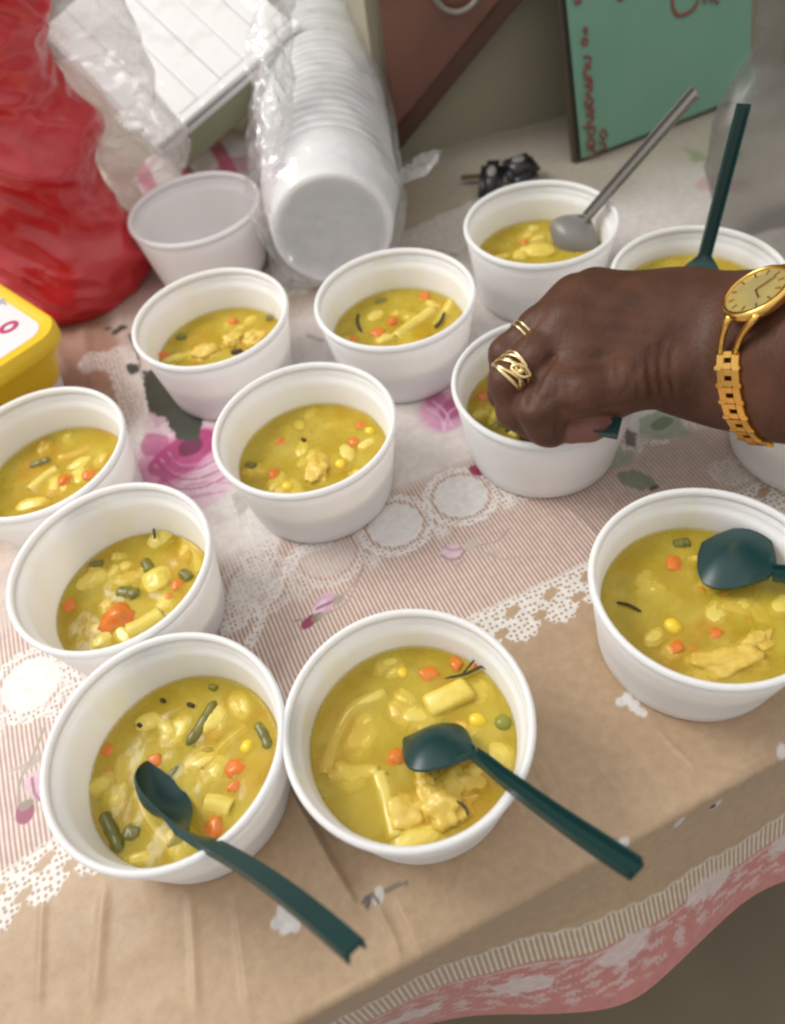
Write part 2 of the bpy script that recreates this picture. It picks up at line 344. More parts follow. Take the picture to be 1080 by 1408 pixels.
# lace band along the print's edge: scalloped, with large openings
PIT = 0.0252; ph = (S - st(757, 818)[0]) / PIT
sc_ = np.abs(np.sin(math.pi * (ph)))
bot = -0.0185 - 0.0085 * (1 - np.abs(2 * ((ph + .5) % 1) - 1) ** 2.2) + 0.0009 * np.sin(ph * 2 * math.pi * 4)
band = sstep(-.0005, .0007, off - bot) * sstep(.0012, .0, off)
def hole(cs, ct, a, b, sk):
    x = ((ph - cs + .5) % 1 - .5) * PIT; y = off - ct - sk * x; return sstep(1.15, .85, np.hypot(x / a, y / b))
band *= 1 - hole(0.02, -.0072, .0052, .0030, .28); band *= 1 - hole(.53, -.0166, .0048, .0026, .12)
mk_l = np.maximum(mk_l, band)
mk_l = np.maximum(mk_l, sstep(.0008, .0003, np.abs(off - .0016)) * .8)
# medallions (doilies) in a row above
m0 = st(634, 682)
for k in range(-7, 4):
    c = m0 + np.array([k * .0475, -.0012 * k if k > 0 else .0]); sl = win([c], .03); x, y = S[sl] - c[0], T[sl] - c[1]
    d = np.hypot(x, y * 1.02); a = np.arctan2(y, x)
    vis = 1.0 if (k > -2 or k < -4) else .55
    body = sstep(.0178 + .0008, .0172, d + .0006 * np.cos(a * 14)); blend(sl, body * vis, WHITE); mk_s[sl] *= 1 - body * vis
    pet = np.exp(-((np.sin(a * 4 + 30 * d) * d - .0) / .0012) ** 2) * sstep(.003, .005, d) * sstep(.0145, .012, d)
    blend(sl, pet * .35 * vis, (.52, .50, .47)); blend(sl, np.exp(-((d - .0148) / .0006) ** 2) * .3 * vis, (.55, .52, .49))
    ring = sstep(.0198, .0206, d) * sstep(.0258, .0250, d + .0006 * np.cos(a * 16)); mk_l[sl] = np.maximum(mk_l[sl], ring * vis)
    star = np.exp(-(np.hypot(x - .0237, y + .019) / .005) ** 2); mk_l[sl] = np.maximum(mk_l[sl], np.clip(star * 1.6, 0, 1) * vis)
def lace_poly(pxs, wd, amount):
    p = PX(pxs); sl = win(p, wd * 1.5); d, sd, po = seg_dist(S[sl], T[sl], p)
    mk_l[sl] = np.maximum(mk_l[sl], sstep(wd, wd - .0015, d + .0012 * wob(S[sl], T[sl], 500, 21)) * amount)
lace_poly([(450, 748), (412, 757), (385, 800), (362, 835), (345, 885)], .0045, 1)
lace_poly([(330, 690), (365, 730), (350, 790), (320, 850)], .012, .85); lace_poly([(300, 690), (420, 730)], .009, .8)
lace_poly([(80, 905), (120, 940), (140, 985)], .012, .85); lace_poly([(0, 985), (55, 975), (140, 1010)], .004, .9)
lace_poly([(130, 500), (165, 490), (190, 560), (215, 640)], .014, .7); lace_poly([(560, 345), (640, 310), (720, 270)], .03, .55)
lace_poly([(400, 380), (470, 340)], .03, .5); lace_poly([(1080, 620), (1000, 650)], .012, .6)
# painted flowers
def ell(px, ru, rv, rot, c, amt=1.0, soft=.25):
    c0 = st(*px); sl = win([c0], max(ru, rv) * 1.6); x, y = S[sl] - c0[0], T[sl] - c0[1]
    ca, sa = math.cos(rot), math.sin(rot); d = np.hypot((x * ca + y * sa) / ru, (-x * sa + y * ca) / rv)
    d = d + .07 * wob(x, y, 2.2 / max(ru, rv) * 2, int(px[0])); m = sstep(1 + soft / 2, 1 - soft / 2, d) * amt
    blend(sl, m, c); mk_s[sl] *= 1 - m; mk_l[sl] *= 1 - m
def poly(pxs, c, amt=1.0, soft=.0015):
    p = PX(pxs); sl = win(p, .006); x, y = S[sl], T[sl]; inside = np.zeros(x.shape, bool); q = np.vstack([p, p[:1]])
    for k in range(len(p)):
        (x0, y0), (x1, y1) = q[k], q[k + 1]
        cr = ((y0 > y) != (y1 > y)) & (x < (x1 - x0) * (y - y0) / (y1 - y0 + 1e-12) + x0); inside ^= cr
    d, _, _ = seg_dist(x, y, q); d = np.where(inside, -d, d) + .0006 * wob(x, y, 700, len(p)); m = sstep(soft / 2, -soft / 2, d) * amt
    blend(sl, m, c); mk_s[sl] *= 1 - m; mk_l[sl] *= 1 - m
def stroke(pxs, wd, c, amt=1.0):
    wd = max(wd * 1.5, .0013) if wd < .0012 else wd
    p = np.array([q[:2] for q in curve_pts(list(PX(pxs)), 18)]); sl = win(p, wd * 2); d, _, po = seg_dist(S[sl], T[sl], p)
    m = sstep(wd, wd * .4, d) * amt; blend(sl, m, c)
    mk_s[sl] *= 1 - m
MAG, PINK, LPINK, DKG = (0.40, 0.045, 0.17), (0.62, 0.27, 0.42), (0.72, 0.52, 0.60), (0.045, 0.052, 0.035)
poly([(196, 512), (212, 508), (232, 535), (262, 560), (282, 585), (262, 600), (245, 598), (232, 578), (215, 590), (205, 570)], DKG)
poly([(205, 568), (228, 575), (238, 602), (214, 612), (198, 600)], (.62, .45, .50), .8)
ell((165, 454), .0075, .0042, .2, DKG); ell((148, 452), .004, .0022, -.3, DKG, .9); ell((183, 507), .0050, .0085, .25, DKG); stroke([(178, 460), (188, 485), (196, 520)], .0016, DKG, .9)
poly([(240, 545), (280, 575), (268, 625), (238, 618), (232, 580)], DKG, 1)
for px, ru, rv, c, a in [((250, 640), .046, .036, LPINK, .9), ((225, 668), .030, .018, LPINK, .8), ((280, 672), .028, .018, LPINK, .85), ((247, 628), .033, .023, PINK, .9), ((214, 612), .011, .013, (.44, .10, .24), .85), ((226, 640), .012, .010, MAG, .8), ((256, 620), .026, .0165, MAG, 1), ((250, 642), .020, .008, (.46, .07, .22), .85), ((262, 614), .010, .009, (.14, .015, .06), .95)]: ell(px, ru, rv, .25, c, a, .22)
poly([(240, 545), (280, 575), (272, 606), (246, 606), (232, 580)], DKG, 1)
for pts in [[(222, 632), (238, 650), (268, 652), (300, 640)], [(214, 640), (236, 664), (275, 664), (306, 650)], [(232, 622), (245, 638), (270, 638), (290, 628)]]: stroke(pts, .0012, (.66, .30, .46), .6); stroke([(a + 4, b + 6) for a, b in pts], .0013, (.36, .05, .17), .7)
for pts in [[(240, 690), (275, 683), (310, 675)], [(225, 678), (250, 684), (290, 678)], [(255, 668), (285, 664), (320, 664)]]: stroke(pts, .0013, (.58, .25, .40), .7)
poly([(318, 680), (340, 672), (350, 690), (330, 712)], (.40, .39, .33), .8)
for px, ru, rv, c, a in [((606, 560), .020, .014, PINK, .85), ((615, 578), .013, .010, (.60, .28, .45), .9), ((622, 562), .013, .008, MAG, .8), ((600, 550), .008, .007, MAG, .6)]: ell(px, ru, rv, .6, c, a, .5)
for pts in [[(588, 562), (605, 572), (612, 590)], [(596, 552), (612, 566), (622, 586)], [(628, 560), (616, 570), (610, 594)]]: stroke(pts, .0012, (.72, .50, .62), .7)
ell((656, 647), .0045, .006, .4, (.30, .03, .09)); ell((447, 830), .0090, .0058, .45, (.60, .36, .45)); ell((440, 836), .006, .003, .5, (.68, .50, .58)); stroke([(436, 838), (450, 831), (462, 826)], .0008, (.28, .13, .2)); ell((466, 825), .0045, .0032, .3, (.34, .30, .24), .9)
ell((425, 856), .0058, .0038, .45, (.26, .025, .07)); ell((437, 849), .004, .0028, .4, (.24, .19, .13), .9); stroke([(403, 855), (416, 852)], .0008, (.25, .2, .17))
stroke([(440, 848), (474, 832), (490, 806), (500, 775), (503, 752)], .0009, (.36, .29, .24), .9); stroke([(470, 822), (488, 802), (500, 780)], .0007, (.36, .29, .24), .8)
ell((621, 760), .0072, .0054, .1, (.60, .46, .50)); stroke([(607, 764), (618, 770), (632, 768), (640, 758)], .0008, (.28, .16, .19), .9); stroke([(610, 752), (622, 757), (634, 755)], .0007, (.38, .22, .27), .8); ell((648, 750), .005, .0038, .3, (.47, .44, .36), .8)
stroke([(655, 752), (685, 744), (702, 726)], .0008, (.36, .29, .24), .9); ell((680, 760), .0055, .0035, -.3, (.46, .41, .36), .6); stroke([(672, 762), (690, 770), (716, 766)], .0009, (.33, .26, .22), .8); stroke([(622, 772), (628, 780), (636, 772)], .0007, (.3, .22, .2), .8)
ell((52, 1078), .0070, .0085, .2, (.58, .38, .44)); stroke([(45, 1070), (48, 1090), (54, 1100)], .0008, (.3, .1, .17)); ell((34, 1118), .0052, .0068, .0, (.26, .03, .08)); ell((36, 1106), .004, .003, .2, (.25, .19, .14)); stroke([(26, 1105), (28, 1075), (45, 1040), (62, 1000)], .0009, (.32, .25, .2)); poly([(4, 1064), (35, 1048), (60, 1030), (62, 1046), (40, 1056)], (.36, .29, .24), .9)
poly([(878, 576), (905, 566), (935, 576), (955, 598), (915, 606), (880, 598)], (.33, .39, .29), .9); ell((910, 583), .009, .005, .1, (.13, .20, .08), .8); poly([(862, 592), (874, 596), (874, 616), (858, 612)], (.07, .055, .045), .9)
poly([(846, 618), (872, 622), (868, 642), (840, 645)], (.36, .40, .31), .9); poly([(846, 652), (868, 645), (895, 654), (906, 668), (885, 674), (858, 668)], (.21, .25, .17), .95); ell((900, 670), .004, .002, .1, (.09, .06, .05), .9)
poly([(940, 205), (965, 208), (980, 220), (955, 222)], (.20, .24, .12), .9); ell((975, 252), .013, .010, .2, (.46, .24, .27), .6); ell((1010, 255), .012, .010, .2, (.46, .24, .27), .5); stroke([(985, 245), (1012, 222), (1020, 210)], .003, (.2, .24, .14), .7); ell((850, 250), .012, .006, .3, (.30, .17, .14), .5)
stroke([(590, 340), (612, 345), (626, 350)], .003, (.22, .18, .15), .8); stroke([(432, 380), (452, 375)], .004, (.3, .25, .22), .6); stroke([(425, 462), (442, 468)], .003, (.25, .2, .18), .6)
for px in [(863, 960), (872, 970), (880, 978), (856, 964), (388, 1255), (398, 1264), (382, 1268), (405, 1270), (395, 1276)]: ell(px, .0038, .0026, rng.uniform(0, 3), (.72, .70, .70), .85, .4)
for px in [(852, 1168), (846, 1174), (860, 1162), (950, 1140), (1010, 1120), (1075, 1035), (520, 1232)]: ell(px, .0040, .0026, 1.0, (.70, .68, .68), .7, .5)
stroke([(500, 1240), (508, 1232), (505, 1246)], .0016, (.12, .10, .09)); stroke([(512, 1228), (520, 1240)], .0012, (.2, .17, .16)); stroke([(530, 1226), (545, 1218), (560, 1214)], .0008, (.22, .17, .13)); ell((1005, 1122), .002, .0028, .2, (.08, .06, .05))
# hanging border: tick band, pink lace with white flowers, pink hem
q = T - TE
TS = np.interp(s_ax, [-.3, -.1, 0, .05, .10, .16, .22, .4], [.034, .032, .038, .052, .066, .072, .068, .06])[None, :] + .0016 * np.sin(S * 120) + 0 * S
TEN = TS + np.interp(s_ax, [-.1, 0, .1, .2], [.030, .028, .021, .019])[None, :]
hb = sstep(-.0015, .0015, -q - TEN); blend(ALL, hb, (0.50, 0.20, 0.18))
mk_t = sstep(-.001, .001, -q - TS) * sstep(.0015, -.0015, -q - TEN)
blend(ALL, sstep(.0016, .0006, np.abs(q + TS + .0012 * np.sin(S * 500))) * .7, (.62, .57, .50))
rs = np.random.RandomState(5)
fl = sstep(.15, .55, wob(S, T, 620, 31) + .5 * wob(S, T, 1500, 32)) * sstep(.001, .004, -q - TEN) * sstep(-.122, -.116, q + .002 * np.sin(S * 260)); blend(ALL, fl * .6, (.62, .50, .48))
for k in range(-6, 8):
    c = np.array([.030 + k * .058, TE - .095 + .003 * math.sin(k)]); sl = win([c], .03); x, y = S[sl] - c[0], T[sl] - c[1]; a = np.arctan2(y, x)
    blend(sl, sstep(1.08, .92, np.hypot(x / .016, y / .0085) + .08 * np.cos(a * 8) + .10 * wob(x, y, 700, 50 + k)) * .75, (.64, .56, .54))
blend(ALL, sstep(.0011, .0005, np.abs(q + TEN + .003)) * .6, (.62, .55, .52))
# positions
hs = np.array([(-.5, .010), (-.12, .008), (-.05, .007), (0, .020), (.034, .037), (.08, .054), (.126, .047), (.18, .038), (.26, .050), (.34, .03), (.8, .04)])
ss = np.linspace(-.5, .85, 400); oh = np.interp(ss, hs[:, 0], hs[:, 1]); ker = np.hanning(21); ker /= ker.sum(); oh = np.convolve(np.pad(oh, 10, 'edge'), ker, 'valid')
OH = np.interp(s_ax, ss, oh)[None, :] + 0 * S
a = np.clip(-q, 0, None); rr = .0045; th = np.clip(a / rr, 0, 1.45); rest = np.clip(a - rr * 1.45, 0, None)
tt = np.where(q >= 0, T, TE - rr * np.sin(th) - rest / DROP * OH * (0.35 + 0.65 * rest / DROP) + .0)
zz = np.where(q >= 0, Hh, -rr * (1 - np.cos(th)) - rest * .97 + Hh * 0.5)
tt = tt + np.where(q < 0, .0014 * wob(S, T, 40, 41) * np.clip(rest / .05, 0, 1), 0)
X = S * E1[0] + tt * E2[0]; Y = S * E1[1] + tt * E2[1]
idx = np.arange(nrow * ncol).reshape(nrow, ncol)
quads = np.stack([idx[:-1, :-1], idx[:-1, 1:], idx[1:, 1:], idx[1:, :-1]], -1).reshape(-1, 4)
me = bpy.data.meshes.new('tablecloth'); nv, nf = nrow * ncol, len(quads)
me.vertices.add(nv); me.vertices.foreach_set('co', np.stack([X, Y, zz], -1).astype(np.float32).ravel())
me.loops.add(nf * 4); me.loops.foreach_set('vertex_index', quads.astype(np.int32).ravel())
me.polygons.add(nf); me.polygons.foreach_set('loop_start', (np.arange(nf) * 4).astype(np.int32)); me.polygons.foreach_set('use_smooth', np.ones(nf, bool))
me.update(calc_edges=True)
ca = me.color_attributes.new('print', 'FLOAT_COLOR', 'POINT'); ca.data.foreach_set('color', np.concatenate([C, np.ones(S.shape + (1,))], -1).astype(np.float32).ravel())
cb_ = me.color_attributes.new('mask', 'FLOAT_COLOR', 'POINT'); cb_.data.foreach_set('color', np.stack([mk_s, mk_l, mk_t, np.ones(S.shape)], -1).astype(np.float32).ravel())
va = me.attributes.new('st', 'FLOAT_VECTOR', 'POINT'); va.data.foreach_set('vector', np.stack([S, T, 0 * S], -1).astype(np.float32).ravel())
cm = mat('printed_cloth', (0.5, 0.35, 0.25), 0.42, spec=0.45); nt = cm.node_tree; b = nt.nodes['Principled BSDF']
N = lambda t: nt.nodes.new(t); L = nt.links.new
ap, am, av = N('ShaderNodeAttribute'), N('ShaderNodeAttribute'), N('ShaderNodeAttribute'); ap.attribute_name, am.attribute_name, av.attribute_name = 'print', 'mask', 'st'
sm, sv = N('ShaderNodeSeparateColor'), N('ShaderNodeSeparateXYZ'); L(am.outputs['Color'], sm.inputs[0]); L(av.outputs['Vector'], sv.inputs[0])
def mth(op, a, b_=None, clamp=False):
    n = N('ShaderNodeMath'); n.operation = op; n.use_clamp = clamp
    for i, x in enumerate((a, b_)):
        if x is None: continue
        if isinstance(x, (int, float)): n.inputs[i].default_value = x
        else: L(x, n.inputs[i])
    return n.outputs[0]
def mixn(f, a, b_):
    x = N('ShaderNodeMix'); x.data_type = 'RGBA'
    for i, v in ((0, f), (6, a), (7, b_)):
        if isinstance(v, tuple): x.inputs[i].default_value = (*v, 1)
        else: L(v, x.inputs[i])
    return x.outputs[2]
wv = mth('MULTIPLY_ADD', mth('SINE', mth('MULTIPLY', sv.outputs['X'], 2 * math.pi / 0.00262)), 0.5); wv.node.inputs[2].default_value = 0.5
def mr_(v, lo, hi):
    r = N('ShaderNodeMapRange'); r.interpolation_type = 'SMOOTHSTEP'; r.inputs['From Min'].default_value = lo; r.inputs['From Max'].default_value = hi; L(v, r.inputs['Value']); return r.outputs['Result']
stripe = mixn(mr_(wv, .25, .75), (0.64, 0.54, 0.485), (0.385, 0.240, 0.185))
c1 = mixn(sm.outputs[0], ap.outputs['Color'], stripe)
vo = N('ShaderNodeTexVoronoi'); vo.voronoi_dimensions = '2D'; vo.inputs['Scale'].default_value = 300; vo.inputs['Randomness'].default_value = 0.55; L(av.outputs['Vector'], vo.inputs['Vector'])
lace = mth('MULTIPLY', sm.outputs[1], mr_(vo.outputs['Distance'], .20, .36))
c2 = mixn(lace, c1, (0.70, 0.665, 0.63))
tk = mth('MULTIPLY_ADD', mth('SINE', mth('MULTIPLY', sv.outputs['X'], 2 * math.pi / 0.0030)), 0.5); tk.node.inputs[2].default_value = 0.5
c3 = mixn(mth('MULTIPLY', sm.outputs[2], mr_(tk, .45, .8)), c2, (0.66, 0.58, 0.50))
mn = N('ShaderNodeTexNoise'); mn.inputs['Scale'].default_value = 160; mn.inputs['Detail'].default_value = 5; mn.inputs['Roughness'].default_value = .65; L(av.outputs['Vector'], mn.inputs['Vector'])
mm = N('ShaderNodeMapRange'); mm.inputs['From Min'].default_value = .3; mm.inputs['From Max'].default_value = .7; mm.inputs['To Min'].default_value = .88; mm.inputs['To Max'].default_value = 1.1; L(mn.outputs['Fac'], mm.inputs['Value'])
vm = N('ShaderNodeVectorMath'); vm.operation = 'SCALE'; L(c3, vm.inputs[0]); L(mm.outputs['Result'], vm.inputs['Scale']); c3 = vm.outputs[0]
L(c3, b.inputs['Base Color']); b.inputs['Sheen Weight'].default_value = 0.15
nz = N('ShaderNodeTexNoise'); nz.inputs['Scale'].default_value = 1300; nz.inputs['Detail'].default_value = 2; L(av.outputs['Vector'], nz.inputs['Vector'])
hsum = mth('MULTIPLY_ADD', lace, 1.2); L(nz.outputs['Fac'], hsum.node.inputs[2])
bp = N('ShaderNodeBump'); bp.inputs['Strength'].default_value = 0.35; bp.inputs['Distance'].default_value = 0.0003; L(hsum, bp.inputs['Height']); L(bp.outputs['Normal'], b.inputs['Normal'])
me.materials.append(cm)
cloth = bpy.data.objects.new('tablecloth', me); col.objects.link(cloth)
tag(cloth, 'beige satin tablecloth printed with roses, pinstripes and white lace, pink hem', 'tablecloth')
# table under it
tb = root('table'); tag(tb, 'table hidden under the printed tablecloth', 'table'); tb.rotation_euler = (0, 0, ANG)
box_obj('tabletop', (1.10, 1.10, 0.03), MT['wood'], tb, 0.003, Matrix.Translation((0.14, TE + .552, -0.0215)))
for sx in (-.34, .62):
    for ty in (TE + .07, TE + 1.03): box_obj('leg', (0.05, 0.05, 0.72), MT['wood'], tb, 0.003, Matrix.Translation((sx, ty, -0.399)))
#MARK_BOWLS
# ------------------------------------------------------------------ foam bowls
BH, BR, BB = 0.0604, 0.0575, 0.0480
def inner_r(z): return BB + (BR - BB) * z / BH - (0.0040 if z < 0.0495 else 0.0026)
def bowl_meshes():
    outer = [(0.0005, 0.0022), (BB - .006, 0.0022), (BB - .004, 0.0), (BB - .0012, 0.0), (BB, 0.0014)]
    outer += [(BB + (BR - .0012 - BB) * k / 6, .0014 + (BH - .006 - .0014) * k / 6) for k in range(1, 7)]
    outer += [(BR - .0016, BH - .0052)]
    inn = [(inner_r(BH - .003) , BH - .004), (inner_r(.0515), .0515), (inner_r(.0515) - .0004, .0502), (inner_r(.048), .0490), (inner_r(.044), .044), (inner_r(.03), .03), (inner_r(.015), .015), (inner_r(.008) - .0015, .0068), (inner_r(.005) - .006, .0042), (.0005, .0042)]
    V, F = lathe(outer + inn, 72)
    b_ = bpy.data.meshes.new('bowl_body'); b_.from_pydata(V, [], F); b_.polygons.foreach_set('use_smooth', [True] * len(F)); b_.update()
    at = b_.attributes.new('inner', 'FLOAT', 'POINT'); at.data.foreach_set('value', np.array([0.0] * (len(outer) * 72) + [1.0] * (len(inn) * 72), np.float32))
    prof = []
    for k in range(14):
        a = 2 * math.pi * k / 14; prof.append((BR - .0017 + .0019 * math.cos(a), BH - .0028 + .0028 * math.sin(a)))
    V, F = lathe(prof, 72, close=True)
    r_ = bpy.data.meshes.new('bowl_rim'); r_.from_pydata(V, [], [f[::-1] for f in F]); r_.polygons.foreach_set('use_smooth', [True] * len(F)); r_.update()
    return b_, r_
BODY, RIM = bowl_meshes()
BODY_P = BODY.copy()
BODY.materials.append(MT['foam']); BODY_P.materials.append(MT['foam_plain']); RIM.materials.append(MT['foam_plain'])
def bowl(label, loc, group, rot=None, plain=False):
    r = root('foam_bowl', loc); tag(r, label, 'bowl', group)
    if rot is not None: r.rotation_euler = rot
    for nm, me_ in (('body', BODY_P if plain else BODY), ('rim', RIM)):
        o = bpy.data.objects.new(nm, me_); col.objects.link(o); o.parent = r
        if nm == 'body' and not plain: o.rotation_euler = (0, 0, rng.uniform(0, 6.28))
    return r
ZB = 0.0012
BOWLS = {
 'A': ((-.1018, .4693), .0290, 'white foam soup bowl directly in front of the empty bowl'),
 'B': ((.0308, .4501), .0300, 'white foam soup bowl directly in front of the bagged bowl stack'),
 'C': ((.1513, .5054), .0300, 'white foam bowl with the grey spoon, in front of the black keys'),
 'D': ((.2325, .4083), .0405, 'white foam bowl behind the wrist, with a green spoon standing up'),
 'E': ((-.0433, .3398), .0300, 'white foam bowl without a spoon at the middle of the group'),
 'F': ((.1078, .3390), .0330, 'white foam bowl the ringed hand reaches into'),
 'G': ((.2700, .2960), .0300, 'white foam bowl mostly hidden below the wristwatch'),
 'H': ((-.2146, .3653), .0290, 'white foam bowl beside the yellow tub, cut off by the left edge'),
 'I': ((-.1587, .2631), .0215, 'white foam bowl at left, between tub-side bowl and bottom left bowl'),
 'J': ((-.1245, .1523), .0275, 'white foam bowl at bottom left, green spoon handle over its rim'),
 'K': ((-.0119, .1405), .0345, 'white foam bowl at bottom centre, on the beige cloth border'),
 'L': ((.1446, .1801), .0340, 'white foam bowl at lower right, cut off by the right edge'),
}
for k, (xy, zs, lab) in BOWLS.items(): bowl(lab, (*xy, ZB), 'foam bowls of soup on the tablecloth')
bowl('empty white foam bowl standing behind the soup bowls', (-.1155, .6258, ZB), None, plain=True)

# ------------------------------------------------------------------ soup and what floats in it
def soup(key, label):
    (x, y), zs, _ = BOWLS[key]; rad = inner_r(zs) + .0002; sd = hash_ = sum(map(ord, key))
    V, F = [(0, 0, 0)], []; nr, na = 26, 84
    for i in range(1, nr + 1):
        for k in range(na):
            a = 2 * math.pi * k / na; r = rad * (i / nr) ** .8; px, py = r * math.cos(a), r * math.sin(a)
            h = .0009 * fbm((px * 45 + sd, py * 45, sd), 3) * min(1, (rad - r) / .006 + .1) + (.0005 * math.exp(-(rad - r) / .0012))
            V.append((px, py, h))
    for k in range(na): F.append((0, 1 + k, 1 + (k + 1) % na))
    for i in range(nr - 1):
        for k in range(na):
            a0 = 1 + i * na + k; a1 = 1 + i * na + (k + 1) % na; F.append((a0, a0 + na, a1 + na, a1))
    # closed underneath, following the bowl
    n0 = len(V); last = 1 + (nr - 1) * na
    for k in range(na):
        a = 2 * math.pi * k / na; r = inner_r(.008) - .002; V.append((r * math.cos(a), r * math.sin(a), -(zs - .0075)))
    for k in range(na): F.append((last + k, n0 + k, n0 + (k + 1) % na, last + (k + 1) % na))
    F.append(tuple(n0 + k for k in range(na))[::-1])
    o = mesh_obj('soup', V, F, MT['soup']); o.location = (x, y, zs + ZB); tag(o, label, 'soup', 'servings of yellow soup')
    for dz_, m_ in ((-.0008, 'murk'), (-.0017, 'murk'), (-.0028, 'murk'), (-.0062, 'soup_deep')):      # cloudy broth: things fade with depth
        rl = inner_r(zs + dz_) - .0001; V2 = [(0, 0, dz_)] + [(rl * math.cos(2 * math.pi * k / na), rl * math.sin(2 * math.pi * k / na), dz_) for k in range(na)]
        mesh_obj('broth_layer', V2, [(0, 1 + k, 1 + (k + 1) % na) for k in range(na)], MT[m_], o)
    return o
def pxm(key, n): (x, y), zs, _ = BOWLS[key]; return n * depth((x, y, zs)) / FPX
def blob(sx, sy, sz, amp, f, seed, n=3):
    bm = bmesh.new(); bmesh.ops.create_icosphere(bm, subdivisions=n, radius=1)
    for v in bm.verts:
        d = v.co.normalized(); k = 1 + amp * noise.fractal(d * f + Vector((seed, seed * 1.7, 0)), 0.8, 2, 3)
        v.co = Vector((d.x * sx, d.y * sy, d.z * sz)) * k
    return bm
def rbox(sx, sy, sz, bev, seed):
    bm = bmesh.new(); bmesh.ops.create_cube(bm, size=2); bmesh.ops.scale(bm, vec=(sx, sy, sz), verts=bm.verts)
    r_ = random.Random(seed)
    for v in bm.verts: v.co *= r_.uniform(.82, 1.1)
    bmesh.ops.bevel(bm, geom=list(bm.edges), offset=bev, segments=3, affect='EDGES', profile=.5); return bm
SOUPS = {}
def piece(key, name, bm_or_vf, m, px, dz=0.0, rot=(0, 0, 0)):
    o = SOUPS[key]; P = atz(px[0], px[1], BOWLS[key][1] + ZB + max(dz, 0))
    c = bm_obj(name, bm_or_vf, MT[m], o); c.location = (P[0] - o.location.x, P[1] - o.location.y, dz); c.rotation_euler = rot
    return c
def carrot(key, u, v, r, box=False, dz=None):
    r = pxm(key, r); sd = u + v
    bm = rbox(r * 1.05, r * .8, r * .62, r * .28, sd) if box else (rbox(r * .85, r * .78, r * .6, r * .34, sd) if int(sd) % 4 == 0 else blob(r, r * .86, r * .7, .30, 1.3, sd))
    piece(key, 'carrot_piece', bm, 'carrot', (u, v), -r * .40 if dz is None else dz, (rng.uniform(-.2, .2), rng.uniform(-.2, .2), rng.uniform(0, 6)))
def corn(key, u, v, r): r = pxm(key, r); piece(key, 'corn_kernel', blob(r, r * .85, r * .7, .08, 1.5, u), 'corn', (u, v), -r * .28, (0.2, .1, rng.uniform(0, 6)))
def pea(key, u, v, r): r = pxm(key, r); piece(key, 'pea', blob(r, r, r * .8, .05, 1.5, u), 'pea', (u, v), -r * .25)
def lump(key, u, v, a, b_=None, m='chicken', rot=0.0, up=.15, amp=.4, f=1.5):
    amp = amp if m == 'chicken' else min(amp, .16)
    a = pxm(key, a); b_ = pxm(key, b_) if b_ else a * .75; nm = {'chicken': 'chicken_piece', 'potato': 'potato_piece', 'pasta': 'pasta_piece', 'bean': 'bean_piece'}[m]
    piece(key, nm, blob(a, b_, min(a, b_) * .55, amp, f, u * .37 + v, 4), m, (u, v), min(a, b_) * .5 * up - min(a, b_) * .42 - .0004, (0, 0, rot))
def rod(key, name, m, ctrl, wpx, dz=0.0, hollow=False, n=12, wall=.32):
    if m == 'bean': dz += .0012
    """bean or pasta tube along photo pixels, floating at the surface"""
    o = SOUPS[key]; r = pxm(key, wpx); zl = BOWLS[key][1] + ZB
    pts = [atz(q[0], q[1], zl) + np.array([0, 0, dz - r * .52 + (q[2] if len(q) > 2 else 0)]) - np.array(o.location) for q in ctrl]
    P = curve_pts(pts, 14) if len(pts) > 1 else pts
    if hollow:
        V, F = tube(P, r, n, caps=False); V2, F2 = tube(P, r * (1 - wall), n, caps=False); k = len(V)
        F = F + [tuple(i + k for i in f)[::-1] for f in F2]
        for e in (0, len(P) - 1):
            for j in range(n): a0, a1 = e * n + j, e * n + (j + 1) % n; F.append((a0, a1, a1 + k, a0 + k) if e else (a1, a0, a0 + k, a1 + k))
        V = V + V2
    else:
        m_ = len(P); rad = [r * (math.sqrt(max(.08, 1 - (2 * i / (m_ - 1) - 1) ** 6))) * (1 + .06 * math.sin(i * 1.3)) for i in range(m_)]
        V, F = tube(P, rad, n)
    mesh_obj(name, V, F, MT[m], o)
bean = lambda key, a, b_, w_, dz=0.0: rod(key, 'green_bean', 'bean', [a, ((a[0] + b_[0]) / 2 + 2, (a[1] + b_[1]) / 2), b_], w_, dz)
pasta = lambda key, ctrl, w_, dz=0.0: rod(key, 'pasta_tube', 'pasta', ctrl, w_, dz, hollow=True, n=16)
twig = lambda key, ctrl, w_=1.6, dz=.0012: rod(key, 'herb_twig', 'twig', ctrl, w_, dz, n=6)
LBL = {
 'A': 'yellow soup with chicken lumps, in the bowl before the empty bowl', 'B': 'yellow soup with carrots and dark twigs, before the bagged bowl stack',
 'C': 'yellow soup under the grey spoon', 'D': 'yellow soup behind the wrist, under the upright green spoon',
 'E': 'yellow soup with corn and carrots in the middle bowl without spoon', 'F': 'yellow soup under the ringed fingers', 'G': 'yellow soup in the bowl hidden below the wristwatch',
 'H': 'yellow soup with two carrots, cut off by the left edge', 'I': 'yellow soup with a large carrot chunk and open pasta tube, at left',
 'J': 'yellow soup with green beans and pasta tubes at bottom left', 'K': 'yellow soup with chicken and a herb twig at bottom centre', 'L': 'yellow soup around the green spoon head at lower right'}
for k in BOWLS: SOUPS[k] = soup(k, LBL[k])
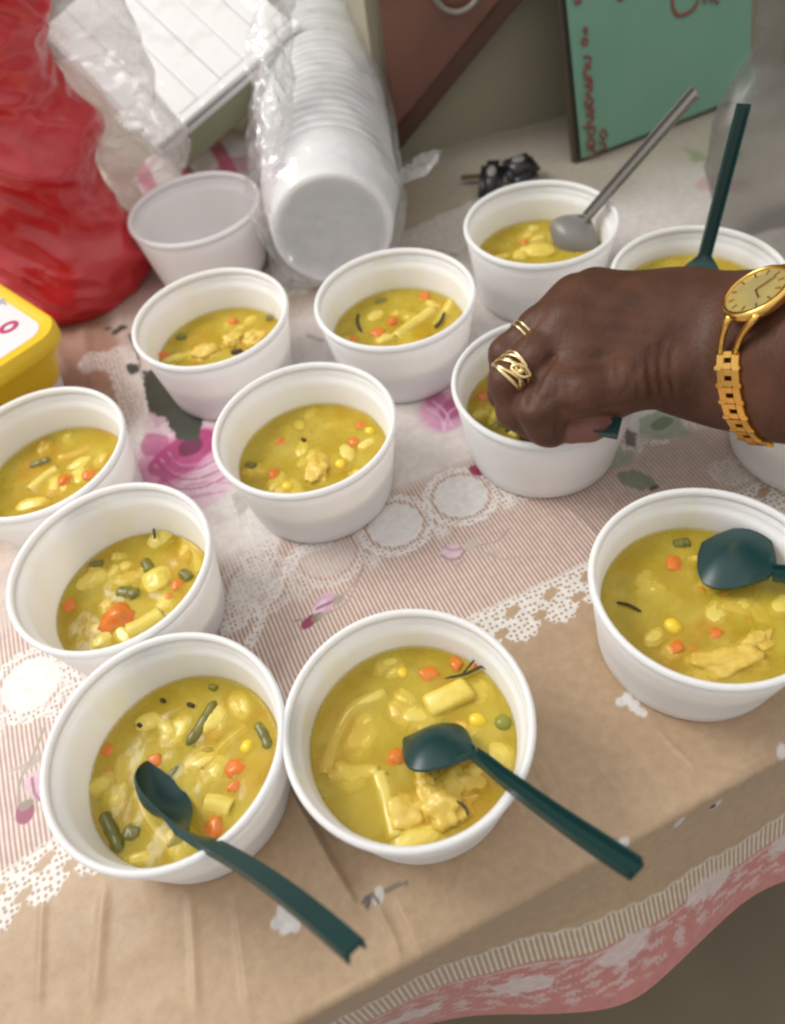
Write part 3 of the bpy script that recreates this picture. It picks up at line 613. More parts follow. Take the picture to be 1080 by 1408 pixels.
# bottom left
for u, v, r in [(147, 1030, 12), (214, 1046, 13), (322, 1056, 18), (322, 1080, 11), (292, 1138, 18)]: carrot('J', u, v, r)
corn('J', 339, 1026, 11); bean('J', (296, 962), (256, 1026), 9, -.001); bean('J', (140, 1116), (166, 1174), 10, -.001); bean('J', (352, 992), (371, 1032), 9, -.0015); bean('J', (288, 944), (298, 948), 5)
pasta('J', [(188, 1078), (196, 1110), (214, 1140), (236, 1160)], 17, -.0035); pasta('J', [(338, 996), (312, 1016), (280, 1050), (252, 1078)], 16, -.0035); pasta('J', [(282, 1102), (300, 1104), (318, 1110)], 15, -.001)
lump('J', 205, 992, 22, 16, 'potato', 0, .3); lump('J', 138, 1078, 24, 16, 'potato', .4, .2); lump('J', 290, 990, 22, 16, 'pasta', .4, .25); lump('J', 180, 1145, 16, 16, 'bean', 0, .1); lump('J', 245, 1152, 16, 8, 'bean', .5, .3); lump('J', 190, 1180, 20, 10, 'corn' if False else 'potato', 0, .2); lump('J', 240, 1060, 15, 8, 'bean', .6, .1); lump('J', 290, 1060, 34, 26, 'pasta', .6, -.1, .2); lump('J', 160, 1090, 26, 36, 'potato', .1, -.15, .2); lump('J', 330, 970, 22, 30, 'potato', .3, -.1, .2); lump('J', 235, 1010, 30, 20, 'potato', .3, -.2, .2)
for a, b_ in [((222, 962), (228, 966)), ((258, 968), (268, 972)), ((190, 996), (196, 1000))]: twig('J', [a, b_], 3.2)
# bottom centre
for u, v, r in [(590, 926, 16), (627, 911, 12), (547, 1040, 16), (655, 915, 8)]: carrot('K', u, v, r)
corn('K', 554, 924, 10); corn('K', 657, 990, 13); pea('K', 692, 993, 12)
piece('K', 'potato_piece', rbox(pxm('K', 34), pxm('K', 18), pxm('K', 14), pxm('K', 9), 5), 'potato', (618, 958), -.0016, (.05, -.15, .25))
pasta('K', [(446, 1062), (462, 1010), (486, 972), (530, 950)], 13, -.0020); pasta('K', [(520, 1060), (480, 1060), (452, 1068)], 14, -.0022); pasta('K', [(545, 1150), (532, 1100), (520, 1060)], 17, -.0026)
lump('K', 612, 1100, 42, 34, 'chicken', .4, .5, .55, 1.8); lump('K', 640, 1068, 36, 22, 'chicken', -.3, .4, .4); lump('K', 590, 1082, 16, 28, 'chicken', .2, .9, .4); lump('K', 575, 1152, 40, 15, 'potato', .1, .3); lump('K', 690, 1040, 20, 26, 'potato', .2, .2); lump('K', 500, 1010, 42, 26, 'potato', .9, -.15, .2); lump('K', 560, 1115, 34, 30, 'chicken', .2, .1, .3); lump('K', 640, 1010, 40, 18, 'potato', .2, -.1, .2); lump('K', 660, 950, 24, 30, 'potato', .2, -.2, .2)
twig('K', [(612, 936), (640, 930), (662, 920), (684, 917)], 2.2, .003); twig('K', [(636, 931), (650, 914), (656, 908)], 1.6, .003); twig('K', [(662, 920), (676, 926)], 1.5, .003); twig('K', [(630, 1112), (642, 1122), (646, 1134)], 2, .012); twig('K', [(452, 1160 - 240), (458, 922)], 2)
# lower right
for u, v, r in [(928, 775, 15), (985, 869, 10), (930, 890, 12)]: carrot('L', u, v, r)
corn('L', 926, 860, 13); twig('L', [(848, 829), (865, 833), (882, 842)], 2.4); bean('L', (925, 748), (950, 744), 9, -.001)
lump('L', 1005, 905, 52, 26, 'chicken', -.1, .4, .4); lump('L', 1040, 880, 26, 16, 'chicken', .4, .6, .5); lump('L', 985, 790, 40, 22, 'potato', .5, .05); lump('L', 900, 875, 18, 12, 'potato', .5, .2); lump('L', 1075, 830, 25, 15, 'potato', .5, .2)
# left, second
carrot('I', 160, 851, 25, False, -.002); carrot('I', 95, 833, 13); carrot('I', 243, 803, 10); carrot('I', 232, 820, 7)
pasta('I', [(176, 868), (198, 858), (222, 842)], 14, .0005); pasta('I', [(250, 735), (268, 755), (272, 785)], 15, -.0035); lump('I', 222, 738, 22, 18, 'pasta', .5, .5); lump('I', 215, 795, 22, 22, 'potato', .5, .5); lump('I', 128, 796, 26, 17, 'potato', .3, .5); lump('I', 140, 880, 16, 12, 'pasta', .5, .5); lump('I', 172, 778, 12, 11, 'potato')
bean('I', (198, 770), (206, 788), 8); bean('I', (160, 812), (192, 818), 11, -.001); bean('I', (122, 776), (142, 774), 7, -.001); bean('I', (248, 785), (262, 798), 9, -.001); twig('I', [(216, 734), (218, 748)], 2, .006)
# left edge
carrot('H', 88, 659, 13); carrot('H', 122, 652, 13); bean('H', (40, 641), (70, 630), 7, -.001); pasta('H', [(40, 672), (60, 655), (78, 643)], 10, -.001); pasta('H', [(80, 628), (105, 622), (122, 612)], 9, -.002); lump('H', 45, 692, 24, 12, 'potato', 0, .4); lump('H', 110, 635, 20, 10, 'potato', .3, .2)
# middle
for u, v, r in [(386, 607, 9), (377, 650, 10), (487, 607, 11), (497, 584, 9)]: carrot('E', u, v, r)
corn('E', 508, 592, 8); corn('E', 468, 637, 9); corn('E', 395, 668, 9); lump('E', 436, 645, 18, 26, 'chicken', -.2, .7, .4); lump('E', 478, 622, 10, 18, 'pasta', .3, .6); lump('E', 504, 610, 14, 9, 'pasta', .5, .5); bean('E', (338, 638), (352, 642), 6, -.0005); twig('E', [(415, 604), (421, 607)], 3)
# back left
carrot('A', 320, 441, 11); carrot('A', 225, 487, 10); lump('A', 322, 467, 15, 17, 'chicken', .3, .9, .5); lump('A', 350, 464, 20, 14, 'chicken', .2, .8, .5); lump('A', 285, 484, 26, 15, 'chicken', .1, .8, .4); lump('A', 240, 492, 18, 8, 'potato', .1, .5); bean('A', (242, 464), (256, 461), 6, -.0005); bean('A', (365, 438), (375, 436), 6, -.0005); twig('A', [(318, 486), (335, 484)], 4, .002)
# back middle
for u, v, r in [(584, 407, 11), (540, 441, 11), (520, 456, 11), (486, 466, 9)]: carrot('B', u, v, r)
lump('B', 517, 434, 14, 11, 'potato', .3, .6); pasta('B', [(544, 462), (570, 442), (596, 424)], 10, -.0005); pasta('B', [(600, 446), (614, 424), (622, 408)], 10, -.002); lump('B', 532, 465, 14, 8, 'pasta', .2, .6); bean('B', (516, 415), (532, 411), 5, -.0005); twig('B', [(493, 432), (492, 445), (498, 458)], 2.2); twig('B', [(612, 432), (606, 446), (598, 454)], 2.6, .003)
# back right and under the hand
lump('C', 742, 344, 26, 14, 'potato', -.4, .7, .2); lump('C', 716, 350, 12, 12, 'potato', -.4, .5); carrot('C', 722, 333, 7); lump('C', 690, 352, 14, 6, 'potato', 0, .4)
carrot('F', 665, 546, 12); lump('F', 690, 580, 18, 12, 'bean', .4, .1); lump('F', 660, 570, 14, 10, 'potato', 0, .4); lump('F', 720, 592, 20, 10, 'potato', 0, .4)
lump('D', 920, 395, 18, 12, 'potato', 0, .4)
for key in BOWLS:
    (x0, y0), zs, _ = BOWLS[key]
    for k in range(15):
        a = rng.uniform(0, 6.28); rr_ = inner_r(zs) * .86 * math.sqrt(rng.random()); kind = rng.choice(['potato', 'pasta', 'potato', 'chicken', 'potato', 'herb', 'carrot', 'bean', 'pasta'])
        sz = rng.uniform(.003, .0075)
        if kind == 'herb': bm, m_, nm, z_ = blob(.0008, .0004, .0003, .3, 2, k, 2), 'pea', 'herb_fleck', .0004
        elif kind == 'bean': bm, m_, nm, z_ = blob(sz * .9, sz * .45, sz * .4, .2, 1.5, k + x0, 2), 'bean', 'bean_piece', -sz * .42 - .0004
        elif kind == 'carrot': bm, m_, nm, z_ = blob(sz * .6, sz * .5, sz * .4, .2, 1.5, k + x0, 2), 'carrot', 'carrot_piece', -sz * .38 - .0004
        else: bm, m_, nm, z_ = blob(sz * 1.7, sz * 1.1, sz * .5, .3, 1.4, k + y0, 3), kind, kind + '_piece', -sz * .48
        c = bm_obj(nm, bm, MT[m_], SOUPS[key]); c.location = (rr_ * math.cos(a), rr_ * math.sin(a), z_); c.rotation_euler = (0, 0, rng.uniform(0, 6))
#MARK_SPOONS
# ------------------------------------------------------------------ spoons
def spoon(label, tip, neck, end, upv, m, head_w=.031, depth_=.0075, hw=(.0058, .0088), bend=0.0, leg=.0028, pw=.8, hup=None):
    """moulded spoon: dished head from tip to neck, channelled handle from neck to end; upv is the open side of the head"""
    tip, neck, end = (np.asarray(p, float) for p in (tip, neck, end)); ax = nrm(end - neck); upv = np.asarray(upv, float)
    r = root('spoon', tuple(tip)); tag(r, label, 'spoon')
    M_ = 11; vs = np.linspace(-1, 1, M_)
    def build(name, stations):
        V, F = [], []
        for P, tdir, wd, sag, lg, th, *uu in stations:
            uv_ = uu[0] if uu else upv; u = nrm(uv_ - tdir * (uv_ @ tdir)); s = np.cross(u, tdir)
            top = [P + s * (wd / 2 * v) - u * (sag * (1 - v * v)) for v in vs]
            low = [P + s * (wd / 2 * v * 1.0) - u * (sag * (1 - v * v) + th + lg * (1 if abs(v) > .72 else 0)) for v in vs[::-1]]
            V += [p - tip for p in top + low]
        n = 2 * M_
        for i in range(len(stations) - 1):
            for k in range(n): k2 = (k + 1) % n; F.append((i * n + k, i * n + k2, (i + 1) * n + k2, (i + 1) * n + k))
        F.append(tuple(range(n))[::-1]); F.append(tuple((len(stations) - 1) * n + k for k in range(n)))
        o = mesh_obj(name, V, F, m, r); 
        mod = o.modifiers.new('edge', 'EDGE_SPLIT'); mod.split_angle = R(50)
        return o
    hd = neck - tip; L1 = np.linalg.norm(hd); st_ = []
    up0 = nrm(upv - nrm(hd) * (upv @ nrm(hd)))
    for i in range(19):
        x = i / 18; f = math.sin(math.pi * min(x * .95 + .004, 1) ** .88) ** pw if x < .999 else 0
        wd = max(head_w * f, hw[0] * sstep(.6, 1, np.array(x))) if x > .5 else head_w * max(f, .04)
        sg = depth_ * (max(f, 0)) ** 1.3 * (1 - x ** 4)
        st_.append((tip + hd * x - up0 * (.0 * x), nrm(hd), float(wd), float(sg), .0022 * float(sstep(.8, 1, np.array(x))), .0013))
    build('head', st_)
    hv = upv if hup is None else np.asarray(hup, float)
    st_ = []
    L2 = np.linalg.norm(end - neck)
    for i in range(15):
        x = i / 14; P = neck + (end - neck) * x + up0 * (bend * math.sin(math.pi * x))
        wd = hw[0] + (hw[1] - hw[0]) * min(1, x * 1.25); f_ = float(sstep(0, .25, np.array(x))); st_.append((P, ax, wd, 0.0, .0022 + (leg - .0022) * min(1, x * 3), .0013, upv * (1 - f_) + hv * f_))
    build('handle', st_)
    return r
def along(a, b_, t): return np.asarray(a) + (np.asarray(b_) - np.asarray(a)) * t
def reach(n, d, target):
    """point on the line n + k d whose picture position is closest to the target pixel"""
    best = None
    for k in np.linspace(.01, .25, 481):
        P = n + d * k; dd = P - CAM; z = dd @ FW; u, v = CX + FPX * (dd @ RT) / z, CY - FPX * (dd @ UP) / z
        e = (u - target[0]) ** 2 + (v - target[1]) ** 2
        if best is None or e < best[0]: best = (e, P)
    return best[1]
# bottom left spoon
tip = atz(203, 1046, .034); neck = atz(254, 1140, .050); rimp = atz(306, 1176, .0665); end = reach(neck, nrm(rimp - neck), (484, 1308))
spoon('dark green plastic spoon in the bottom left bowl, its handle over the rim', tip, neck, end, nrm(RT * .78 + UP * .42 - FW * .46), MT['green_plastic'], .029, .010, (.0060, .0080), .003, leg=.0026, pw=1.0, hup=nrm(-FW * .75 + RT * .45 + UP * .45))
# bottom centre spoon, turned over
tip = atz(556, 1018, .037); neck = atz(652, 1040, .052); rimp = atz(716, 1086, .0660); end = reach(neck, nrm(rimp - neck), (868, 1212))
spoon('dark green plastic spoon lying upside down in the bottom centre bowl', tip, neck, end, nrm(FW * .40 - UP * .90 + RT * .05), MT['green_plastic'], .036, .007, (.0055, .0078), .002, leg=.0040, pw=1.1, hup=nrm(FW * .90 - UP * .25 - RT * .30))
# lower right spoon
tip = atz(966, 748, .037); neck = atz(1062, 790, .046); end = atz(1062, 790, .046) + nrm(RT * .9 + UP * -.10 - FW * .28) * .10
spoon('dark green plastic spoon in the lower right bowl, handle out of frame', tip, neck, end, nrm(FW * .75 - UP * .6 + RT * .2), MT['green_plastic'], .046, .006, (.0085, .0115), pw=.85)
# grey spoon
tip = atz(772, 350, .026); neck = atz(808, 300, .047); rimp = atz(836, 268, .068); end = reach(neck, nrm(rimp - neck), (960, 128))
spoon('grey plastic spoon with a long handle in the bowl by the keys', tip, neck, end, nrm(FW * .8 - RT * .1 - UP * .3), MT['grey_plastic'], .042, .009, (.0085, .0085))
# upright green spoon
tip = atz(955, 425, .034); neck = atz(968, 352, .058); rimp = atz(984, 290, .085); end = reach(neck, nrm(rimp - neck), (1003, 138))
spoon('dark green plastic spoon standing up in the bowl behind the wrist', tip, neck, end, nrm(FW * .9 - UP * .3), MT['green_plastic'], .033, .006, (.0085, .0080))

# ------------------------------------------------------------------ hand (one continuous skin grown from a distance field)
def caps(Pg, a, b_, ra, rb):
    a, b_ = np.asarray(a, np.float32), np.asarray(b_, np.float32); d = b_ - a; L2 = float(d @ d)
    h = np.clip(((Pg - a) @ d) / L2, 0, 1); return np.linalg.norm(Pg - a - h[..., None] * d, axis=-1) - (ra + (rb - ra) * h)
def smin(a, b_, k):
    h = np.clip(k - np.abs(a - b_), 0, None) / k; return np.minimum(a, b_) - h * h * k * .25
J_ = lambda u, v, t, r: (atd(u, v, t), r / 1000)
def chain(Pg, js, k=.004):
    d = None
    for (a, ra), (b_, rb) in zip(js, js[1:]):
        c = caps(Pg, a, b_, ra, rb); d = c if d is None else smin(d, c, k)
    return d
FORE = [[J_(1250, 428, .335, 26), J_(1080, 436, .392, 21), J_(1000, 436, .424, 19), J_(930, 424, .434, 18)],
        [J_(1250, 556, .335, 26), J_(1080, 540, .392, 20.5), J_(1000, 531, .424, 18.5), J_(930, 522, .432, 18)],
        [J_(1250, 490, .325, 30), J_(1080, 486, .386, 25), J_(1000, 484, .420, 22), J_(930, 476, .428, 21)]]
PALM = [[J_(935, 424, .434, 18), J_(818, 404, .440, 12.5)], [J_(935, 440, .431, 19), J_(790, 416, .433, 13)], [J_(935, 470, .428, 20), J_(778, 446, .426, 13.5)], [J_(940, 505, .428, 19), J_(792, 488, .422, 14)], [J_(935, 480, .440, 18), J_(800, 450, .446, 15)]]
LITTLE = [J_(818, 402, .441, 12), J_(752, 440, .452, 9), J_(735, 500, .466, 8), J_(745, 545, .470, 7.5)]
RINGF = [J_(790, 414, .433, 12.3), J_(740, 448, .430, 10.3), J_(696, 486, .432, 9.4), J_(692, 540, .447, 8.6), J_(716, 578, .455, 8)]
MIDDLE = [J_(778, 446, .425, 12.6), J_(735, 490, .421, 11), J_(697, 522, .420, 9.8), J_(706, 566, .430, 9.2), J_(738, 592, .436, 8)]
INDEX = [J_(795, 490, .421, 13), J_(765, 530, .416, 11.6), J_(738, 562, .415, 10.4), J_(750, 588, .421, 9.2), J_(760, 594, .424, 8.6)]
THUMB = [J_(925, 515, .420, 19), J_(855, 528, .412, 15), J_(800, 540, .409, 12.2), J_(776, 552, .410, 10.6)]
PAD = [J_(786, 590, .425, 8.4), J_(812, 586, .424, 8.2), J_(832, 580, .425, 7.2)]
HOLDER = [J_(846, 548, .424, 11), J_(800, 568, .428, 10)]
def hand_field(Pg):
    d = None
    for js in FORE + PALM: c = chain(Pg, js, .022); d = c if d is None else smin(d, c, .016)
    f = chain(Pg, LITTLE); f = smin(f, chain(Pg, RINGF), .0022); f = smin(f, chain(Pg, MIDDLE), .0018)
    d = smin(d, f, .007)
    d = smin(d, chain(Pg, INDEX, .006), .0020)
    d = smin(d, chain(Pg, THUMB, .006), .006)
    d = smin(d, chain(Pg, HOLDER), .006)
    d = smin(d, chain(Pg, PAD), .0022)
    # knuckles and tendons
    for (p, r), a in [(PALM[1][1], .6), (PALM[2][1], .7), (PALM[3][1], .7)]:
        d = smin(d, np.linalg.norm(Pg - (p - FW * .0055), axis=-1) - r * .72, .010)
    for u0, v0, u1, v1, t0, t1 in [(905, 455, 800, 440, .4085, .4135), (905, 435, 812, 412, .4155, .4215), (900, 482, 815, 480, .4055, .4085)]:
        d = smin(d, caps(Pg, atd(u0, v0, t0), atd(u1, v1, t1), .0022, .0026), .008)
    # wrinkles: wrist folds, thumb joint folds
    def groove(pts, w_, k):
        nonlocal d
        g = None
        P = [atd(*q) for q in pts]
        for a, b_ in zip(P, P[1:]): c = caps(Pg, a, b_, w_, w_); g = c if g is None else np.minimum(g, c)
        d = -smin(-d, g, k)
    fs = lambda u, v: (u, v)
    for pts, w_ in WR: groove(pts, w_, .003)
    return d
WR = []
def surf_nets(fn, lo, hi, h):
    n = [int(math.ceil((hi[i] - lo[i]) / h)) + 1 for i in range(3)]
    ax = [lo[i] + h * np.arange(n[i]) for i in range(3)]
    Fv = np.empty(n, np.float32)
    for i0 in range(0, n[0], 16):
        g = np.stack(np.meshgrid(ax[0][i0:i0 + 16], ax[1], ax[2], indexing='ij'), -1).astype(np.float32); Fv[i0:i0 + 16] = fn(g)
    neg = Fv < 0; cn = [neg[i:n[0] - 1 + i, j:n[1] - 1 + j, k:n[2] - 1 + k] for i in (0, 1) for j in (0, 1) for k in (0, 1)]
    s_ = sum(c.astype(np.int8) for c in cn); act = (s_ > 0) & (s_ < 8); ci = np.argwhere(act)
    idx = -np.ones(act.shape, np.int64); idx[act] = np.arange(len(ci))
    acc = np.zeros((len(ci), 3)); cnt = np.zeros(len(ci))
    cor = [(i, j, k) for i in (0, 1) for j in (0, 1) for k in (0, 1)]
    for a in cor:
        for axis in range(3):
            if a[axis]: continue
            b_ = list(a); b_[axis] = 1
            fa = Fv[ci[:, 0] + a[0], ci[:, 1] + a[1], ci[:, 2] + a[2]]; fb = Fv[ci[:, 0] + b_[0], ci[:, 1] + b_[1], ci[:, 2] + b_[2]]
            c = (fa < 0) != (fb < 0); t = np.where(c, fa / np.where(c, fa - fb, 1), 0)
            p = np.tile(np.array(a, float), (len(ci), 1)); p[:, axis] += t
            acc[c] += p[c]; cnt[c] += 1
    V = np.array(lo) + h * (ci + acc / cnt[:, None])
    Fs = []
    for axis in range(3):
        o1, o2 = [(1, 2), (2, 0), (0, 1)][axis]
        sl0 = [slice(1, n[i] - 1) for i in range(3)]; sl0[axis] = slice(0, n[axis] - 1); sl1 = list(sl0); sl1[axis] = slice(1, n[axis])
        A, B = neg[tuple(sl0)], neg[tuple(sl1)]; e = np.argwhere(A != B); off_ = np.array([1, 1, 1]); off_[axis] = 0; e = e + off_
        d1 = np.zeros(3, int); d1[o1] = 1; d2 = np.zeros(3, int); d2[o2] = 1
        q_ = np.stack([idx[tuple((e - d1 * a - d2 * b_).T)] for a, b_ in ((1, 1), (0, 1), (0, 0), (1, 0))], -1)
        flip = ~neg[tuple(e.T)]; q_[flip] = q_[flip][:, ::-1]; Fs.append(q_)
    return V, np.concatenate(Fs)
def on_skin(u, v, fn=hand_field, t0=.34, t1=.50):
    """depth at which the picture ray first meets the hand"""
    ts = np.linspace(t0, t1, 700); P = np.array([atd(u, v, t) for t in ts], np.float32); d = fn(P)
    k = np.argmax(d < 0); return float(ts[k]) if (d < 0).any() else None
def skin_line(pxs, inset):
    out = []
    for u, v in pxs:
        t = on_skin(u, v)
        if t: out.append((u, v, t - inset))
    return out
_w = []
for pxs, w_ in [([(897, 478), (893, 500), (894, 520), (899, 545), (906, 562)], .0010), ([(912, 470), (908, 495), (909, 520), (914, 548), (922, 566)], .0011), ([(878, 500), (876, 520), (880, 545)], .0007), ([(866, 512), (866, 535)], .0006), ([(925, 480), (922, 515), (928, 550)], .0005),
                ([(766, 536), (771, 549), (776, 556)], .0009), ([(782, 534), (785, 546), (784, 555)], .0009), ([(795, 538), (797, 550)], .0006), ([(756, 546), (768, 559), (786, 562), (802, 556)], .0008), ([(760, 492), (750, 506), (741, 520), (734, 536), (727, 556)], .0019), ([(771, 566), (769, 584), (766, 602)], .0013), ([(768, 562), (790, 569), (815, 568), (838, 562)], .0019), ([(748, 452), (728, 474), (712, 492)], .0009), ([(706, 468), (698, 476)], .0006), ([(700, 462), (692, 471)], .0006), ([(732, 552), (744, 558)], .0006), ([(738, 546), (750, 552)], .0006), ([(836, 505), (838, 525)], .0006), ([(850, 500), (852, 522)], .0006)]:
    _w.append((skin_line(pxs, .0002), w_))
WR = [q_ for q_ in _w if len(q_[0]) > 1]
allp = np.array([j[0] for js in FORE + PALM + [LITTLE, RINGF, MIDDLE, INDEX, THUMB, PAD] for j in js])
HV, HF = surf_nets(hand_field, allp.min(0) - .034, allp.max(0) + .034, .00165)
skin = mat('skin', (0.100, 0.041, 0.023), 0.50, spec=0.30, vary=((0.070, 0.028, 0.016), 60, .35, .65), bump=(420, 0.5, 0.0008))
nt = skin.node_tree; b = nt.nodes['Principled BSDF']; src = b.inputs['Base Color'].links[0].from_socket
at_ = nt.nodes.new('ShaderNodeAttribute'); at_.attribute_name = 'palm'; x = nt.nodes.new('ShaderNodeMix'); x.data_type = 'RGBA'; x.inputs[7].default_value = (0.19, 0.078, 0.060, 1)
nt.links.new(at_.outputs['Fac'], x.inputs[0]); nt.links.new(src, x.inputs[6]); nt.links.new(x.outputs[2], b.inputs['Base Color'])
hand = mesh_obj('person', HV, HF, skin)
hm = hand.modifiers.new('soften', 'SMOOTH'); hm.factor = .5; hm.iterations = 3
pv = np.exp(-(np.clip(chain(HV.astype(np.float32), PAD), 0, None) / .003) ** 2)
pa = hand.data.attributes.new('palm', 'FLOAT', 'POINT'); pa.data.foreach_set('value', pv.astype(np.float32))
tag(hand, "person's right hand and forearm reaching in from the right, pinching a green spoon", 'person')
# spoon held in it
end = atd(852, 592, .4175); neck = atd(748, 572, .428); tip = atz(712, 588, .036)
spoon('dark green plastic spoon pinched in the ringed hand', tip, neck, end, nrm(FW * .9 - UP * .3), MT['green_plastic'], .030, .006, (.0070, .0115))
# rings
def torus(name, c, axis, r, tr, m, parent, flat=1.0, n=48, wob_=None):
    axis = nrm(axis); a = nrm(np.cross(axis, FW)); b_ = np.cross(axis, a); V, F = [], []
    for i in range(n):
        th_ = 2 * math.pi * i / n; e = math.cos(th_) * a + math.sin(th_) * b_; sh = wob_(th_) if wob_ else 0
        for k in range(8):
            p = 2 * math.pi * k / 8; V.append(c + e * (r + tr * math.cos(p)) + axis * (tr * flat * math.sin(p) + sh))
    for i in range(n):
        for k in range(8): F.append((i * 8 + k, i * 8 + (k + 1) % 8, ((i + 1) % n) * 8 + (k + 1) % 8, ((i + 1) % n) * 8 + k))
    return mesh_obj(name, [p - np.array(parent.location) for p in V], F, m, parent)
a, b_ = RINGF[1][0], RINGF[2][0]; ax = nrm(b_ - a); c = along(a, b_, .38)
r = root('ring', tuple(c)); tag(r, 'thin double-band gold ring on the finger nearest the back bowls', 'ring')
for o_ in (-.0016, .0016): torus('band', c + ax * o_, ax, .0105, .0008, MT['pale_gold'], r)
a, b_ = MIDDLE[1][0], MIDDLE[2][0]; ax = nrm(b_ - a); c = along(a, b_, .80)
r = root('ring', tuple(c)); tag(r, 'wide woven gold ring with an eye-shaped knot', 'ring')
for o_, A_, ph_ in [(-.0058, .0012, 0), (-.0040, .0020, 1.2), (-.0015, .0022, 2.2), (.0008, .0024, .6), (.0030, .0020, 3.0), (.0050, .0012, 4.0)]:
    torus('band', c + ax * o_, ax, .0113, .00112, MT['pale_gold'], r, wob_=lambda th_, A_=A_, ph_=ph_: A_ * math.sin(2 * th_ + ph_))
e = c - FW * .0118 + RT * .0030
bead = bm_obj('bead', blob(.0019, .0019, .0015, 0, 1, 1, 2), MT['pale_gold'], r); bead.location = tuple(e - c - FW * .0006)
for sg in (1, -1):
    pts = [e + RT * (.0056 * x) - UP * (.0022 * x) + UP * (sg * .0031 * math.cos(x * math.pi / 2)) - FW * (.0008 - .0020 * x * x) for x in np.linspace(-1, 1, 13)]
    V, F = tube(pts, .0010, 8, upv=-FW); mesh_obj('eye_wire', [p - c for p in V], F, MT['pale_gold'], r)
#MARK_WATCH
# ------------------------------------------------------------------ wristwatch
wc = atd(1068, 484, .3960); wa = nrm(np.asarray(FORE[2][1][0]) - np.asarray(FORE[2][2][0]))
wa = nrm(wa * 1.0 + RT * .12 + UP * .04)
wn = nrm(-FW - wa * (-FW @ wa)); wv_ = np.cross(wn, wa); wv_ = wv_ if wv_ @ UP > 0 else -wv_
def ring_pt(th_, lift=.0):
    e_ = math.cos(th_) * wv_ + math.sin(th_) * wn; rs_ = np.linspace(.008, .07, 250)
    d_ = hand_field(np.array([wc + e_ * r_ for r_ in rs_], np.float32)); k = np.argmax(d_ > 0); return wc + e_ * (rs_[k] + lift), e_
def to_px(P): d = np.asarray(P) - CAM; z = d @ FW; return CX + FPX * (d @ RT) / z, CY - FPX * (d @ UP) / z
ths = np.radians(np.arange(-80, 200, 2.0)); RP = [ring_pt(t_, .0016) for t_ in ths]
pxs = np.array([to_px(p[0]) for p in RP]); kc = int(np.argmin(np.hypot(pxs[:, 0] - 1046, pxs[:, 1] - 420) + (ths < 0) * 1e3))
print('WATCH', kc, np.degrees(ths[kc]), pxs[::10].round())
pc, en = RP[kc]; tw_ = on_skin(1050, 418); q0 = atd(1050, 418, tw_); g_ = np.array([float(hand_field(np.array([q0 + d_ * .009], np.float32))[0] - hand_field(np.array([q0 - d_ * .009], np.float32))[0]) for d_ in (RT, UP, FW)])
en = nrm(nrm(g_[0] * RT + g_[1] * UP + g_[2] * FW) * .55 + nrm(-FW * .50 + UP * .72 - RT * .48) * .6); pc = q0 + en * .0040
watch = root('wristwatch', tuple(pc)); tag(watch, 'gold wristwatch with pale round dial and open-link bracelet', 'watch')
wq = nrm(wa - en * (wa @ en)); tg = nrm(np.cross(wq, en)); tg = tg if tg @ UP < 0 else -tg          # along the bracelet, towards the viewer's side
def put(o, P, x, y):
    m_ = frame(np.asarray(P) - pc, x, y); o.matrix_local = m_; return o
RC = .0172
V, F = lathe([(.0005, -.001), (RC * .86, -.001), (RC * .97, .0006), (RC, .0025), (RC * .99, .0045), (RC * .94, .0056), (RC * .86, .0060), (RC * .84, .0052), (RC * .84, .0046)], 48)
put(mesh_obj('case', V, F, MT['gold'], watch), pc, tg, wa)
dial_m = mat('watch_dial', (0.52, 0.44, 0.20), 0.3, metal=0.35, vary=((0.62, 0.50, 0.18), 90, .4, .6))
dl = put(mesh_obj('dial', *lathe([(.0003, .0048), (RC * .84, .0046)], 40), dial_m, watch), pc, tg, wa)
for k in range(12):
    a_ = k * math.pi / 6; m_ = Matrix.Rotation(a_, 4, 'Z') @ Matrix.Translation((RC * .68, 0, .0051)); box_obj('hour_mark', (.0028, .0007, .0005), MT['gold'], dl, 0, m_)
for ang_, ln in ((.7, .007), (2.5, .0105)):
    m_ = Matrix.Rotation(ang_, 4, 'Z') @ Matrix.Translation((ln / 2, 0, .0054)); box_obj('watch_hand', (ln, .0008, .0003), MT['gold'], dl, 0, m_)
glass = film_mat('watch_glass', (.97, .97, .94), (.9, .9, .85), .0, .06, .02, gloss=.8)
put(mesh_obj('glass', *lathe([(.0003, .0071), (RC * .4, .0069), (RC * .7, .0064), (RC * .84, .0060)], 40), glass, watch), pc, tg, wa)
def at_arc(kf):
    k = max(0, min(len(RP) - 1.001, kf)); i = int(k); f = k - i; return RP[i][0] * (1 - f) + RP[i + 1][0] * f, nrm(RP[i][1] * (1 - f) + RP[i + 1][1] * f)
# which way along the samples leads down the visible side of the wrist
stepdir = 1 if pxs[min(kc + 8, len(pxs) - 1), 1] > pxs[kc, 1] else -1
arc = [0.0]; kk = [float(kc)]
while 1 < kk[-1] < len(RP) - 2:
    k2 = kk[-1] + stepdir * .25; arc.append(arc[-1] + float(np.linalg.norm(at_arc(k2)[0] - at_arc(kk[-1])[0]))); kk.append(k2)
ka = lambda s_: float(np.interp(s_, arc, kk))
for sd in (-1, 1):                               # two curved lugs
    pts = []
    for i, x in enumerate(np.linspace(.0125, .0285, 9)):
        P, e_ = at_arc(ka(x)); f_ = i / 8; P = P + e_ * .0012 + wa * (sd * .0044); Q = pc + tg * (RC * .80 + .012 * f_) + wq * (sd * .0072) + en * (.0030 - .002 * f_); f_ = f_ * f_ * (3 - 2 * f_); pts.append(Q * (1 - f_) + P * f_ - pc)
    V, F = tube(pts, [.0026 - .0007 * i / 8 for i in range(9)], 10, flat=.8, upv=en); mesh_obj('lug', V, F, MT['gold'], watch)
